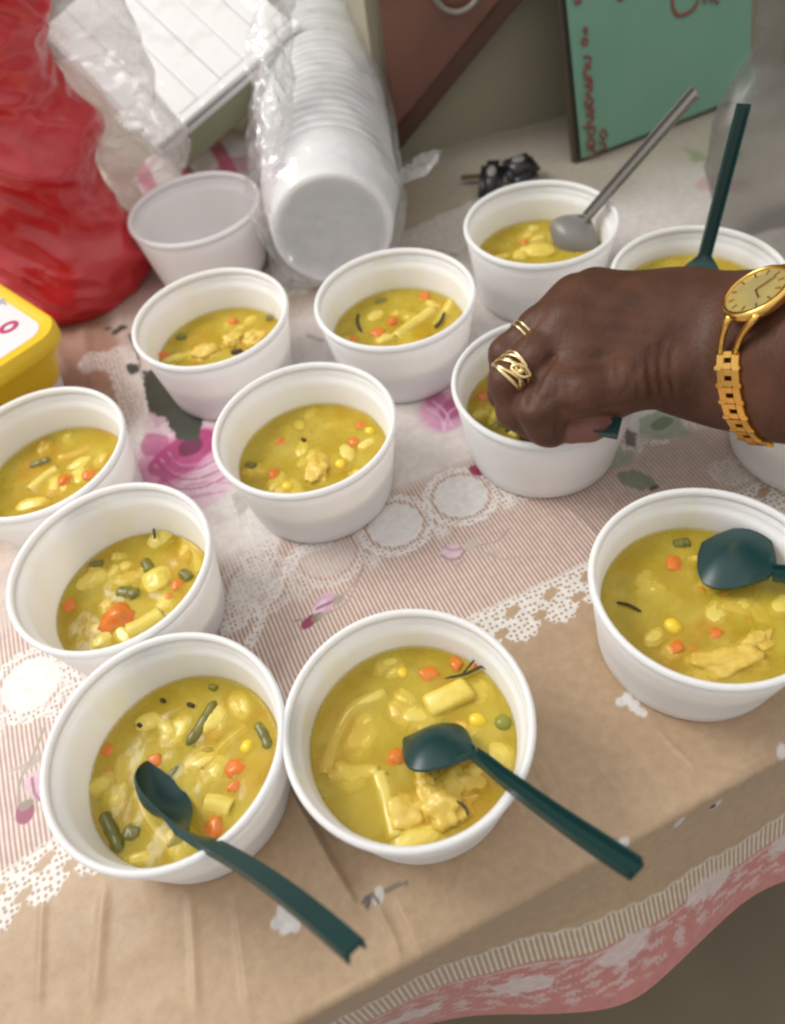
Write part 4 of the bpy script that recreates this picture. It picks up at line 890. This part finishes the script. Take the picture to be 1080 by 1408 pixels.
def link_mesh():
    bm = bmesh.new(); w_, l_, h_ = .0125, .0086, .0026
    for cx_, cy_, sx_, sy_ in [(0, w_ * .34, l_, w_ * .34), (0, -w_ * .34, l_, w_ * .34), (l_ * .33, 0, l_ * .36, w_ * .40), (-l_ * .33, 0, l_ * .36, w_ * .40), (l_ * .44, w_ * .42, l_ * .26, w_ * .34), (l_ * .44, -w_ * .42, l_ * .26, w_ * .34)]:
        g = bmesh.ops.create_cube(bm, size=1); bmesh.ops.transform(bm, matrix=Matrix.Translation((cx_, cy_, .0003 * (cx_ != 0))) @ Matrix.Diagonal((sx_, sy_, h_, 1)), verts=g['verts'])
    bmesh.ops.bevel(bm, geom=list(bm.edges), offset=.00035, segments=2, affect='EDGES'); me_ = bpy.data.meshes.new('link'); bm.to_mesh(me_); bm.free(); me_.materials.append(MT['gold']); return me_
LK = link_mesh(); s_ = .0315
while s_ < arc[-1] - .004 and s_ < .15:
    P, e_ = at_arc(ka(s_)); P2, _ = at_arc(ka(s_ + .002)); o = bpy.data.objects.new('link', LK); col.objects.link(o); o.parent = watch; put(o, P, P2 - P, np.cross(e_, P2 - P)); s_ += .0088

# ------------------------------------------------------------------ nested bowls lying in a clear bag
ax0 = atz(457, 318, BR + .001); adir = nrm(np.array([0.075, 1.0, 0.012]))
rotm = frame((0, 0, 0), np.cross((0, 0, 1), adir), np.cross(adir, np.cross((0, 0, 1), adir))).to_euler()
for k in range(25):
    lab = 'white foam bowl at the front of the bagged stack, base towards viewer' if k == 0 else 'white foam bowl nested in the stack lying in the clear bag'
    P = ax0 + adir * (.0128 * k); jx = rng.uniform(-.0006, .0006)
    bw = bowl(lab, (P[0] + jx, P[1], P[2]), 'bowls nested in the clear bag' if k else None, rotm, plain=True)
film = film_mat('clear_film', (.97, .97, .97), (.80, .80, .81), .05, .10, .25, bump=(40, .4, .004))
def sleeve(name, levels, nz_, seed, amp, m, na=110, nl=90, fx=16, sk=(1, 1, 1)):
    """crumpled film skin through rings: levels = (centre, radius vector a, radius vector b)"""
    lv = [np.concatenate([np.asarray(c, float), np.asarray(a, float), np.asarray(b_, float)]) for c, a, b_ in levels]
    P = curve_pts(lv, nl); V, F = [], []
    for i, q_ in enumerate(P):
        c, a, b_ = q_[:3], q_[3:6], q_[6:]
        for k in range(na):
            th_ = 2 * math.pi * k / na; e_ = math.cos(th_) * a + math.sin(th_) * b_; p = c + e_
            v_ = Vector((p[0] * sk[0] + p[2] * (sk[2] - 1), p[1] * sk[1], p[2])) * fx + Vector((seed, seed * 2.3, 0))
            rd = .62 - abs(noise.noise(v_)) * 1.3 - .6 * abs(noise.noise(v_ * 2.3)) - .3 * abs(noise.noise(v_ * 5.1))
            V.append(p + nrm(e_) * (amp * rd))
    for i in range(len(P) - 1):
        for k in range(na): k2 = (k + 1) % na; F.append((i * na + k, i * na + k2, (i + 1) * na + k2, (i + 1) * na + k))
    return V, F
sx_ = nrm(np.cross(adir, (0, 0, 1))); sz_ = np.cross(sx_, adir)
lv = []
for d_, r1, r2, dx, dz in [(-.012, .012, .010, .01, -.02), (-.008, .046, .043, 0, -.004), (.02, .0600, .0575, -.001, .001), (.07, .0655, .0610, -.004, .002), (.16, .066, .0615, -.004, .002), (.26, .066, .061, -.003, .002), (.35, .066, .061, 0, .002)]:
    c = ax0 + adir * d_ + sx_ * dx + np.array([0, 0, dz]); lv.append((c, sx_ * r1, sz_ * r2))
V, F = sleeve('bag', lv, 0, 3.1, .0055, film, fx=26)
V = [np.array((p[0], p[1], max(p[2], .0012))) for p in V]
bag = root('plastic_bag', tuple(ax0)); tag(bag, 'clear plastic bag around the lying stack of foam bowls', 'bag')
mesh_obj('sleeve', [p - ax0 for p in V], F, film, bag)
# loose fold on its left and twisted tail on its right
def sheet(name, grid, amp, fx, seed, m, parent, nu=40, nv=60):
    """crumpled sheet through a grid of points (rows of control points)"""
    rows = [curve_pts(r_, nu) for r_ in grid]; colsP = [curve_pts([r_[i] for r_ in rows], nv) for i in range(nu + 1)]
    V = []; o0 = np.array(parent.location) if parent else np.zeros(3)
    for i in range(nu + 1):
        for j in range(nv + 1):
            p = colsP[i][j]; d1 = colsP[min(i + 1, nu)][j] - colsP[max(i - 1, 0)][j]; d2 = colsP[i][min(j + 1, nv)] - colsP[i][max(j - 1, 0)]
            n_ = np.cross(d1, d2); n_ = n_ / (np.linalg.norm(n_) + 1e-9); v_ = Vector(tuple(p)) * fx + Vector((seed, seed * 1.3, seed))
            h = abs(noise.noise(v_)) * 1.2 + .6 * abs(noise.noise(v_ * 2.2)) + .3 * abs(noise.noise(v_ * 4.7)) - .55
            V.append(p + n_ * amp * h - o0)
    F = [(i * (nv + 1) + j, (i + 1) * (nv + 1) + j, (i + 1) * (nv + 1) + j + 1, i * (nv + 1) + j + 1) for i in range(nu) for j in range(nv)]
    return mesh_obj(name, V, F, m, parent)
film2 = film_mat('clear_film_folded', (.97, .97, .97), (.84, .84, .85), .24, .07, .4, bump=(70, .5, .004))
sheet('side_fold', [[aty(352, -30, .70), aty(372, -30, .69), aty(400, -30, .71)], [aty(338, 80, .66), aty(372, 80, .64), aty(402, 80, .68)], [aty(352, 160, .62), aty(380, 165, .60), aty(404, 160, .64)], [aty(362, 250, .58), aty(380, 250, .575), aty(400, 245, .59)]], .010, 45, 4.4, film2, bag)
sheet('tail', [[aty(528, 268, .60), aty(534, 256, .602), aty(540, 248, .60)], [aty(556, 252, .605), aty(560, 236, .612), aty(562, 224, .606)], [aty(590, 240, .61), aty(590, 222, .618), aty(586, 210, .61)], [aty(606, 210, .615), aty(607, 207, .616), aty(608, 204, .615)]], .007, 60, 9.2, film2, bag, 20, 40)
sheet('front_skirt', [[aty(345, 250, .58), aty(365, 330, .545), aty(378, 392, .52)], [aty(400, 300, .545), aty(420, 360, .535), aty(440, 392, .522)], [aty(520, 290, .55), aty(522, 340, .54), aty(530, 352, .535)]], .008, 40, 2.2, film, bag, 30, 40)
#MARK_BACK
# ------------------------------------------------------------------ tilted box with ribbed white lid
bo = aty(238, 181, .7305); ba = nrm(aty(338, 95, .768) - bo); bb = aty(140, 80, .83) - bo; bb = nrm(bb - ba * (bb @ ba)); bn = np.cross(ba, bb); bn = bn if bn[2] > 0 else -bn
bx = root('box', tuple(bo)); tag(bx, 'tilted pale green box with a white ribbed lid, behind the empty bowl', 'box')
MB_ = frame((0, 0, 0), ba, bb); sgn = 1 if np.array([MB_[i][2] for i in range(3)]) @ bn > 0 else -1
white_lid = mat('white_lid', (0.80, 0.79, 0.78), 0.35, bump=(80, .15, .001)); pale_green = mat('pale_green_side', (0.36, 0.39, 0.26), 0.55); dark_gap = mat('dark_gap', (0.14, 0.14, 0.16), 0.6)
def inb(name, x0, x1, y0, y1, z0, z1, m, bev=.0012):
    return box_obj(name, (x1 - x0, y1 - y0, z1 - z0), m, bx, bev, MB_ @ Matrix.Translation(((x0 + x1) / 2, (y0 + y1) / 2, sgn * (z0 + z1) / 2)))
LW, LD = .17, .20
for k in range(6): inb('slat', -.018 + k * .0282, -.018 + k * .0282 + .0276, .010, LD, -.004, .0 + .0008 * (k % 2), white_lid)
inb('lid_rim', -.02, LW - .015, -.001, .0092, -.005, .0006, white_lid); inb('gap', -.018, LW - .017, .0006, LD - .002, -.0078, -.0052, dark_gap, 0)
inb('lower_rim', -.02, LW - .015, -.001, LD, -.0140, -.0080, white_lid); inb('side', -.014, LW - .02, .004, LD - .004, -.048, -.0142, pale_green)
_b = lambda x, y, z: np.array(MB_ @ Vector((x, y, sgn * z))) + bo
sheet('wrap', [[_b(-.03, -.006, .004), _b(.02, -.004, .006), _b(.07, -.004, .005), _b(.13, -.003, .006)], [_b(-.03, .06, .006), _b(.03, .06, .009), _b(.08, .06, .006), _b(.13, .06, .008)], [_b(-.03, .13, .007), _b(.03, .13, .010), _b(.08, .13, .006), _b(.13, .13, .008)], [_b(-.03, .20, .006), _b(.03, .20, .008), _b(.08, .20, .006), _b(.13, .20, .006)]], .004, 13, 6.1, film, bx, 60, 60)
# ------------------------------------------------------------------ checked towel
tw = mat('checked_towel', (.74, .68, .66), .8); nt = tw.node_tree; b = nt.nodes['Principled BSDF']; tc = nt.nodes.new('ShaderNodeTexCoord'); sp = nt.nodes.new('ShaderNodeSeparateXYZ'); nt.links.new(tc.outputs['UV'], sp.inputs[0])
N = lambda t: nt.nodes.new(t); L = nt.links.new
def band_(sock, per, th_): return mr_(mth('SINE', mth('MULTIPLY', sock, 2 * math.pi / per)), th_, th_ + .15)
s1, s2 = band_(sp.outputs['X'], .26, .35), band_(sp.outputs['Y'], .5, .45)
cA = mixn(mth('MULTIPLY', s1, .85), (.74, .68, .66), (.56, .10, .18)); cB = mixn(mth('MULTIPLY', s2, .5), cA, (.50, .09, .16)); L(cB, b.inputs['Base Color'])
tr = root('towel'); tag(tr, 'pink and white checked towel folded behind the empty bowl', 'towel'); tr.location = (-.118, .80, .0)
nu_, nv_ = 40, 24; V, F = [], []; UVs = []
for i in range(nu_ + 1):
    for j in range(nv_ + 1):
        x_, y_ = i / nu_, j / nv_; V.append((-.075 + .15 * x_, -.05 + .10 * y_, .004 + .030 * math.sin(math.pi * min(1, max(0, y_))) ** .5 * (0.75 + .25 * math.sin(x_ * 11)) * math.sin(math.pi * min(max(x_, .02), .98)) ** .4 + .003 * math.sin(x_ * 23 + y_ * 5))); UVs.append((x_, y_))
F = [(i * (nv_ + 1) + j, (i + 1) * (nv_ + 1) + j, (i + 1) * (nv_ + 1) + j + 1, i * (nv_ + 1) + j + 1) for i in range(nu_) for j in range(nv_)]
to = mesh_obj('cloth', V, F, tw, tr); uv = to.data.uv_layers.new(name='UVMap'); lv_ = np.empty(len(to.data.loops), np.int32); to.data.loops.foreach_get('vertex_index', lv_); uv.data.foreach_set('uv', np.array(UVs, np.float32)[lv_].ravel()); to.rotation_euler = (0, 0, .28)
# ------------------------------------------------------------------ loose clear bag at the back left
cb0 = aty(160, 150, .68); cbag = root('plastic_bag', tuple(cb0)); tag(cbag, 'crumpled clear plastic bag between the red bag and the white box lid', 'bag'); cbag['group'] = 'clear plastic bags'
lv = []
for u0, u1, v_, y_, ry in [(168, 232, 300, .700, .004), (160, 238, 275, .70, .008), (146, 238, 245, .70, .014), (124, 250, 215, .70, .020), (98, 250, 185, .690, .024), (56, 214, 125, .690, .026), (36, 190, 70, .690, .026), (22, 172, 10, .69, .022), (18, 120, -40, .69, .010)]:
    a_, b_ = aty(u0, v_, y_), aty(u1, v_, y_); lv.append(((a_ + b_) / 2, (b_ - a_) / 2, np.array([0, ry, ry * .3])))
film3 = film_mat('clear_film_milky', (.97, .97, .97), (.80, .78, .77), .26, .10, .4, bump=(34, .45, .006))
V, F = sleeve('film', lv, 0, 8.3, .014, film3, 110, 110, fx=15); V = [np.array((p[0], p[1], max(p[2], .0015))) for p in V]; mesh_obj('film', [p - cb0 for p in V], F, film3, cbag)
# ------------------------------------------------------------------ red bag
rb0 = atz(100, 420, 0.0); rbag = root('plastic_bag', tuple(rb0)); tag(rbag, 'red plastic carrier bag standing behind the yellow tub', 'bag')
lv = []
for ur, vr, y_, wd, ry in [(132, 436, .600, .03, .012), (158, 402, .630, .085, .040), (186, 370, .64, .125, .052), (184, 330, .64, .13, .055), (152, 262, .645, .13, .058), (124, 186, .645, .125, .056), (70, 132, .645, .11, .050), (52, 60, .645, .10, .044), (40, 0, .645, .09, .036), (25, -60, .645, .08, .03)]:
    p = aty(ur, vr, y_); lv.append((p + np.array([-wd / 2, 0, 0]), np.array([wd / 2 + .004, 0, 0]), np.array([0, ry, 0])))
red = film_mat('red_film', (.75, .06, .06), (.60, .012, .024), .80, .26, .15, bump=(38, .35, .004), gloss=.3)
V, F = sleeve('film', lv, 0, 5.7, .026, red, 150, 140, fx=8, sk=(1.0, .8, 1.9))
V = [np.array((p[0], p[1], max(p[2], .0015))) for p in V]; mesh_obj('film', [p - rb0 for p in V], F, red, rbag)
bc = aty(62, 240, .652); bun = bm_obj('bundle', blob(.034, .026, .032, .25, 1.2, 3, 4), mat('dark_bundle', (.05, .02, .035), .6)); bun.location = tuple(bc); tag(bun, 'dark bundle showing through the red bag', 'bundle')
# ------------------------------------------------------------------ yellow tub
corner = np.array([-.2000, .4695]); tax, tay = np.array([-.766, -.643]), np.array([-.643, .766]); TWd, TDp, THt = .150, .115, .075
tcn = corner + tax * (TWd / 2) + tay * (TDp / 2)
tub = root('tub', (tcn[0], tcn[1], .0012)); tag(tub, 'yellow plastic tub with white label on its lid, at left edge', 'tub')
tub.rotation_euler = (0, 0, math.atan2(tax[1], tax[0]))
def rrect(w_, d_, r_, n=8):
    out = []
    for cx_, cy_, a0 in ((w_ / 2 - r_, d_ / 2 - r_, 0), (-w_ / 2 + r_, d_ / 2 - r_, 90), (-w_ / 2 + r_, -d_ / 2 + r_, 180), (w_ / 2 - r_, -d_ / 2 + r_, 270)):
        for k in range(n + 1): a_ = R(a0 + 90 * k / n); out.append((cx_ + r_ * math.cos(a_), cy_ + r_ * math.sin(a_)))
    return out
def stackup(name, secs, m, parent, cap=True):
    V, F = [], []; n = None
    for w_, d_, r_, z in secs:
        pts = rrect(w_, d_, r_); n = len(pts); V += [(x_, y_, z) for x_, y_ in pts]
    for i in range(len(secs) - 1):
        for k in range(n): k2 = (k + 1) % n; F.append((i * n + k, i * n + k2, (i + 1) * n + k2, (i + 1) * n + k))
    if cap: F.append(tuple(range(n))[::-1]); F.append(tuple((len(secs) - 1) * n + k for k in range(n)))
    o = mesh_obj(name, V, F, m, parent); md = o.modifiers.new('edge', 'EDGE_SPLIT'); md.split_angle = R(40); return o
yel = mat('yellow_plastic', (0.78, 0.52, 0.02), 0.32, spec=.5); lblw = mat('label_white', (.76, .73, .74), .35); ink = mat('dark_print', (.16, .10, .03), .5); mag = mat('magenta_print', (.50, .03, .14), .4); gry = mat('grey_print', (.42, .40, .46), .5)
stackup('body', [(TWd - .040, TDp - .040, .014, .0), (TWd - .026, TDp - .026, .019, .03), (TWd - .012, TDp - .012, .020, .060), (TWd - .010, TDp - .010, .020, .066)], yel, tub)
lid = stackup('lid', [(TWd - .002, TDp - .002, .022, .0615), (TWd, TDp, .022, .064), (TWd, TDp, .022, .0725), (TWd - .003, TDp - .003, .021, .0748), (TWd - .012, TDp - .012, .018, .0750), (TWd - .016, TDp - .016, .016, .0738)], yel, tub)
stackup('label', [(TWd - .021, TDp - .021, .014, .0737), (TWd - .021, TDp - .021, .014, .0741)], lblw, lid)
stackup('white_panel', [(TWd - .0378, TDp - .0376, .0146, .004), (TWd - .0254, TDp - .0252, .0193, .031)], lblw, tub, cap=False).scale = (1, 1, 1)
def text(name, body, size, m, parent, matrix, shear=0.0, thin=0.0):
    cu = bpy.data.curves.new(name, 'FONT'); cu.body = body; cu.size = size; cu.extrude = .00015; cu.shear = shear; cu.offset = thin; cu.align_x = 'CENTER'; cu.align_y = 'CENTER'
    t_ = bpy.data.objects.new(name, cu); col.objects.link(t_); bpy.context.view_layer.update()
    me_ = bpy.data.meshes.new_from_object(t_.evaluated_get(bpy.context.evaluated_depsgraph_get())); bpy.data.objects.remove(t_); me_.materials.append(m)
    o = bpy.data.objects.new(name, me_); col.objects.link(o); o.parent = parent; o.matrix_local = matrix; return o
def tub_local(P): d = np.array(P[:2]) - tcn; return d @ tax, -(d @ tay)
lx, ly = tub_local(atz(10, 448, .0755)); rz = Matrix.Rotation(R(180 - 40), 4, 'Z')
text('lettering', 'o', .026, mag, lid, Matrix.Translation((lx, ly, .0745)) @ rz, .25, .0004)
lx, ly = tub_local(atz(2, 416, .0755)); text('lettering', 'A', .014, gry, lid, Matrix.Translation((lx, ly, .0745)) @ rz)
lx, ly = tub_local(atz(-18, 470, .0755)); text('lettering', 'b', .026, mag, lid, Matrix.Translation((lx, ly, .0745)) @ rz, .25, .0004)
for k in range(3):                               # lines of small print on the front side
    z_ = .050 - k * .006; yy = TDp / 2 - .0105 - (.060 - z_) * .25 + .0024; ln = .050 - .006 * k
    box_obj('print_line', (ln, .0004, .0022), ink, tub, 0, Matrix.Translation((-.018 + ln / 2 - .012, yy - .0012, z_)))
# ------------------------------------------------------------------ green card on its dark backing
c0 = atz(797, 218, .004); c1 = atz(1028, 128, .004); ca_ = nrm(c1 - c0); cu_ = aty(783, 0, .72) - c0; cu_ = nrm(cu_ - ca_ * (cu_ @ ca_)); cn_ = np.cross(ca_, cu_)
card = root('sign_card', tuple(c0)); tag(card, 'green card with red handwriting leaning on a dark board by the wall', 'sign')
MC = frame((0, 0, 0), ca_, cu_); CW, CH = float(np.linalg.norm(c1 - c0)), .26; fz = 1 if (np.array([MC[i][2] for i in range(3)]) @ -FW) > 0 else -1
gcard = mat('green_card', (0.155, 0.32, 0.225), 0.6, vary=((.14, .295, .21), 12, .4, .6)); dkb = mat('dark_board', (0.050, 0.038, 0.024), 0.6); redink = mat('red_ink', (0.22, 0.060, 0.045), 0.6)
nu_ = 26; V, F = [], []
for i in range(nu_ + 1):
    for j in range(nu_ + 1):
        x_, y_ = i / nu_ * CW, j / nu_ * CH; d_ = max(0, (x_ - (CW - .030)) * .75 - y_ * .66) ; V.append(tuple((MC @ Vector((x_, y_, fz * (.0035 + d_ * .55 + .001 * math.sin(x_ * 20)))))))
F = [(i * (nu_ + 1) + j, (i + 1) * (nu_ + 1) + j, (i + 1) * (nu_ + 1) + j + 1, i * (nu_ + 1) + j + 1) for i in range(nu_) for j in range(nu_)]
mesh_obj('card', V, F, gcard, card)
box_obj('backing', (CW + .004, CH, .007), dkb, card, .001, MC @ Matrix.Translation((CW / 2 - .003, CH / 2 - .003, fz * -.0035)))
def pen(name, strokes, wd=.0011):
    V, F = [], []
    for s_ in strokes:
        pts = [np.array(MC @ Vector((p[0], p[1], fz * .0052))) for p in curve_pts([np.array([*p, 0.0]) for p in s_], max(6, 5 * len(s_)))]
        v_, f_ = tube(pts, wd, 6, flat=.25, upv=cn_); k = len(V); V += v_; F += [tuple(i + k for i in f) for f in f_]
    return mesh_obj(name, V, F, redink, card)
def card_xy(u, v):
    d = ray(u, v); n_ = np.array([MC[i][2] for i in range(3)]); k = ((c0 - CAM) @ n_) / (d @ n_); P = CAM + d * k - c0; return float(P @ ca_), float(P @ cu_)
def glyph(u, v, w_, h_, pts): return [[card_xy(u + a_ * w_, v + b_ * h_) for a_, b_ in s_] for s_ in pts]
LET = {'t': [[(-.5, -.1), (.5, -.1)], [(-.1, -.6), (.0, .3), (.4, .5)]], 'o': [[(0, -.5), (.5, 0), (0, .5), (-.5, 0), (0, -.5)]], 'J': [[(-.5, -.4), (.3, -.4), (.5, 0), (.2, .4), (-.3, .3)]], 'u': [[(.5, -.5), (-.3, -.4), (-.4, 0), (-.3, .4), (.5, .5)]],
       'm': [[(-.5, -.5), (.4, -.45), (.5, -.25), (-.4, -.1), (.4, .0), (.5, .2), (-.4, .45)]], 'a': [[(.4, .3), (.5, -.1), (0, -.5), (-.5, 0), (0, .4), (.5, .3), (-.5, .5)]], 'p': [[(-1.0, -.4), (.5, -.4), (.5, .2), (0, .4), (-.3, 0), (-.2, -.4)]], 'n': [[(-.5, -.5), (.4, -.4), (.5, .1), (-.5, .4)]]}
pen('lettering', glyph(801, 42, 7, 10, LET['t']) + glyph(800, 57, 8, 11, LET['o'])); 
yy = 84
for ch, hh in [('J', 14), ('u', 13), ('m', 22), ('a', 14), ('m', 22), ('p', 14), ('a', 13), ('n', 13)]:
    pen('letter', glyph(803 + (yy - 84) * .05, yy + hh / 2 - 7, 10, hh, LET[ch]), .0012); yy += hh + 2.2
pen('letter', glyph(826, 184, 9, 14, LET['o'])); pen('letter', glyph(824, 202, 9, 12, LET['n']))
pen('letter', [[card_xy(u, v) for u, v in s_] for s_ in [[(960, -22), (935, -30), (921, -8), (921, 12), (930, 22), (948, 14), (956, 0)]]], .0016); pen('letter', [[card_xy(u, v) for u, v in s_] for s_ in [[(964, 6), (966, -12), (972, -2), (974, 4)], [(976, -14), (980, 2), (984, 4)]]], .0012)
pen('letter', [[card_xy(u, v) for u, v in s_] for s_ in [[(786, -10), (788, 4), (794, 2), (792, -10)], [(842, -8), (848, 1), (856, -6)]]], .0013)
# ------------------------------------------------------------------ brown board behind the bag
yb = .742; q_ = [aty(u, v, yb) for u, v in ((536, 218), (560, 196), (745, -30))]
brown = mat('brown_board', (0.20, 0.085, 0.055), 0.38, vary=((.14, .065, .045), 14, .35, .65)); dbrown = mat('dark_brown_edge', (0.075, 0.033, 0.020), 0.45)
brd = root('board', tuple(q_[1])); tag(brd, 'brown board with a dark slanted edge, leaning behind the bagged bowls', 'board')
def prism(name, poly_, th_, m, parent, dy=0.0):
    n = len(poly_); o0 = np.array(parent.location); V = [p - o0 + np.array([0, dy, 0]) for p in poly_] + [p - o0 + np.array([0, dy + th_, 0]) for p in poly_]
    F = [tuple(range(n)), tuple(range(n, 2 * n))[::-1]] + [(k, k + n, (k + 1) % n + n, (k + 1) % n) for k in range(n)]
    bm = bmesh.new(); vs_ = [bm.verts.new(tuple(v)) for v in V]
    for f in F: bm.faces.new([vs_[i] for i in f])
    bmesh.ops.recalc_face_normals(bm, faces=bm.faces); bmesh.ops.bevel(bm, geom=list(bm.edges), offset=.002, segments=2, affect='EDGES')
    return bm_obj(name, bm, m, parent, smooth=False)
sl_ = nrm(q_[2] - q_[1]); nrm_ = nrm(np.array([-sl_[2], 0, sl_[0]])); lo_ = q_[1] - sl_ * .012; hi_ = q_[1] + sl_ * .30
prism('panel', [lo_ + nrm_ * .004, hi_ + nrm_ * .004, np.array([hi_[0] - .06, yb, hi_[2] + .12]), np.array([lo_[0], yb, hi_[2] + .12])], .006, brown, brd, .003)
prism('edge_strip', [lo_, hi_, hi_ + nrm_ * .017, lo_ + nrm_ * .017], .009, dbrown, brd)
rc_ = aty(630, -22, yb - .004); torus('ring_pull', rc_, np.array([0, 1.0, 0]), .021, .0030, mat('dull_metal', (.30, .26, .22), .35, metal=.6), brd)
# ------------------------------------------------------------------ keys
blk = mat('black_plastic', (.014, .014, .016), .35); brz = mat('old_brass', (.16, .11, .05), .45, metal=.6)
def fob(label, P, sz, rz_, tilt):
    o = root('key_fob', tuple(P)); tag(o, label, 'key', 'keys behind the bowl with the grey spoon'); o.rotation_euler = (tilt, 0, rz_)
    bm = bmesh.new(); bmesh.ops.create_cube(bm, size=1); bmesh.ops.scale(bm, vec=sz, verts=bm.verts); bmesh.ops.bevel(bm, geom=list(bm.edges), offset=min(sz) * .42, segments=4, affect='EDGES'); bm_obj('case', bm, blk, o)
    bm = blob(sz[0] * .20, sz[1] * .14, .0012, 0, 1, 1, 2); b__ = bm_obj('button', bm, MT['grey_plastic'], o); b__.location = (0, sz[1] * .15, sz[2] / 2); return o
fob('black key fob nearer the bagged bowls', atz(676, 250, .012), (.022, .044, .013), R(-20), R(25)); fob('black key fob nearer the green card', atz(715, 232, .014), (.034, .030, .014), R(15), R(15))
ky = root('key', tuple(atz(650, 243, .006))); tag(ky, 'brass key sticking out beside the black key fobs', 'key')
box_obj('blade', (.022, .006, .0022), brz, ky, .0005, Matrix.Rotation(R(-12), 4, 'Z')); box_obj('bow', (.012, .010, .0026), brz, ky, .001, Matrix.Rotation(R(-12), 4, 'Z') @ Matrix.Translation((.016, 0, 0)))
kr = root('key_ring', tuple(atz(700, 246, .008))); tag(kr, 'small metal split ring joining the black key fobs', 'key ring'); torus('loop', np.array(kr.location), np.array([.3, -.5, .8]), .010, .0008, mat('steel', (.6, .58, .55), .25, metal=1.0), kr)
# ------------------------------------------------------------------ grey translucent plastic at the right edge
gb0 = atz(1040, 335, .0); gbag = root('plastic_bag', tuple(gb0)); tag(gbag, 'grey translucent plastic bag at the right edge beside the green card', 'bag')
gfilm = film_mat('grey_film', (.80, .80, .78), (.22, .21, .195), .26, .45, .18, gloss=.4)
lv = []
for u0, u1, v_, y_, ry in [(985, 1180, 352, .50, .02), (982, 1190, 300, .52, .03), (976, 1190, 220, .53, .035), (990, 1190, 160, .535, .035), (1034, 1190, 90, .54, .03), (1052, 1190, 20, .54, .025), (1060, 1190, -50, .54, .02)]:
    a_, b_ = aty(u0, v_, y_), aty(u1, v_, y_); lv.append(((a_ + b_) / 2, (b_ - a_) / 2, np.array([0, ry, 0])))
V, F = sleeve('film', lv, 0, 12.1, .007, gfilm, 80, 60, fx=14); V = [np.array((p[0], p[1], max(p[2], .0015))) for p in V]; mesh_obj('film', [p - gb0 for p in V], F, gfilm, gbag)
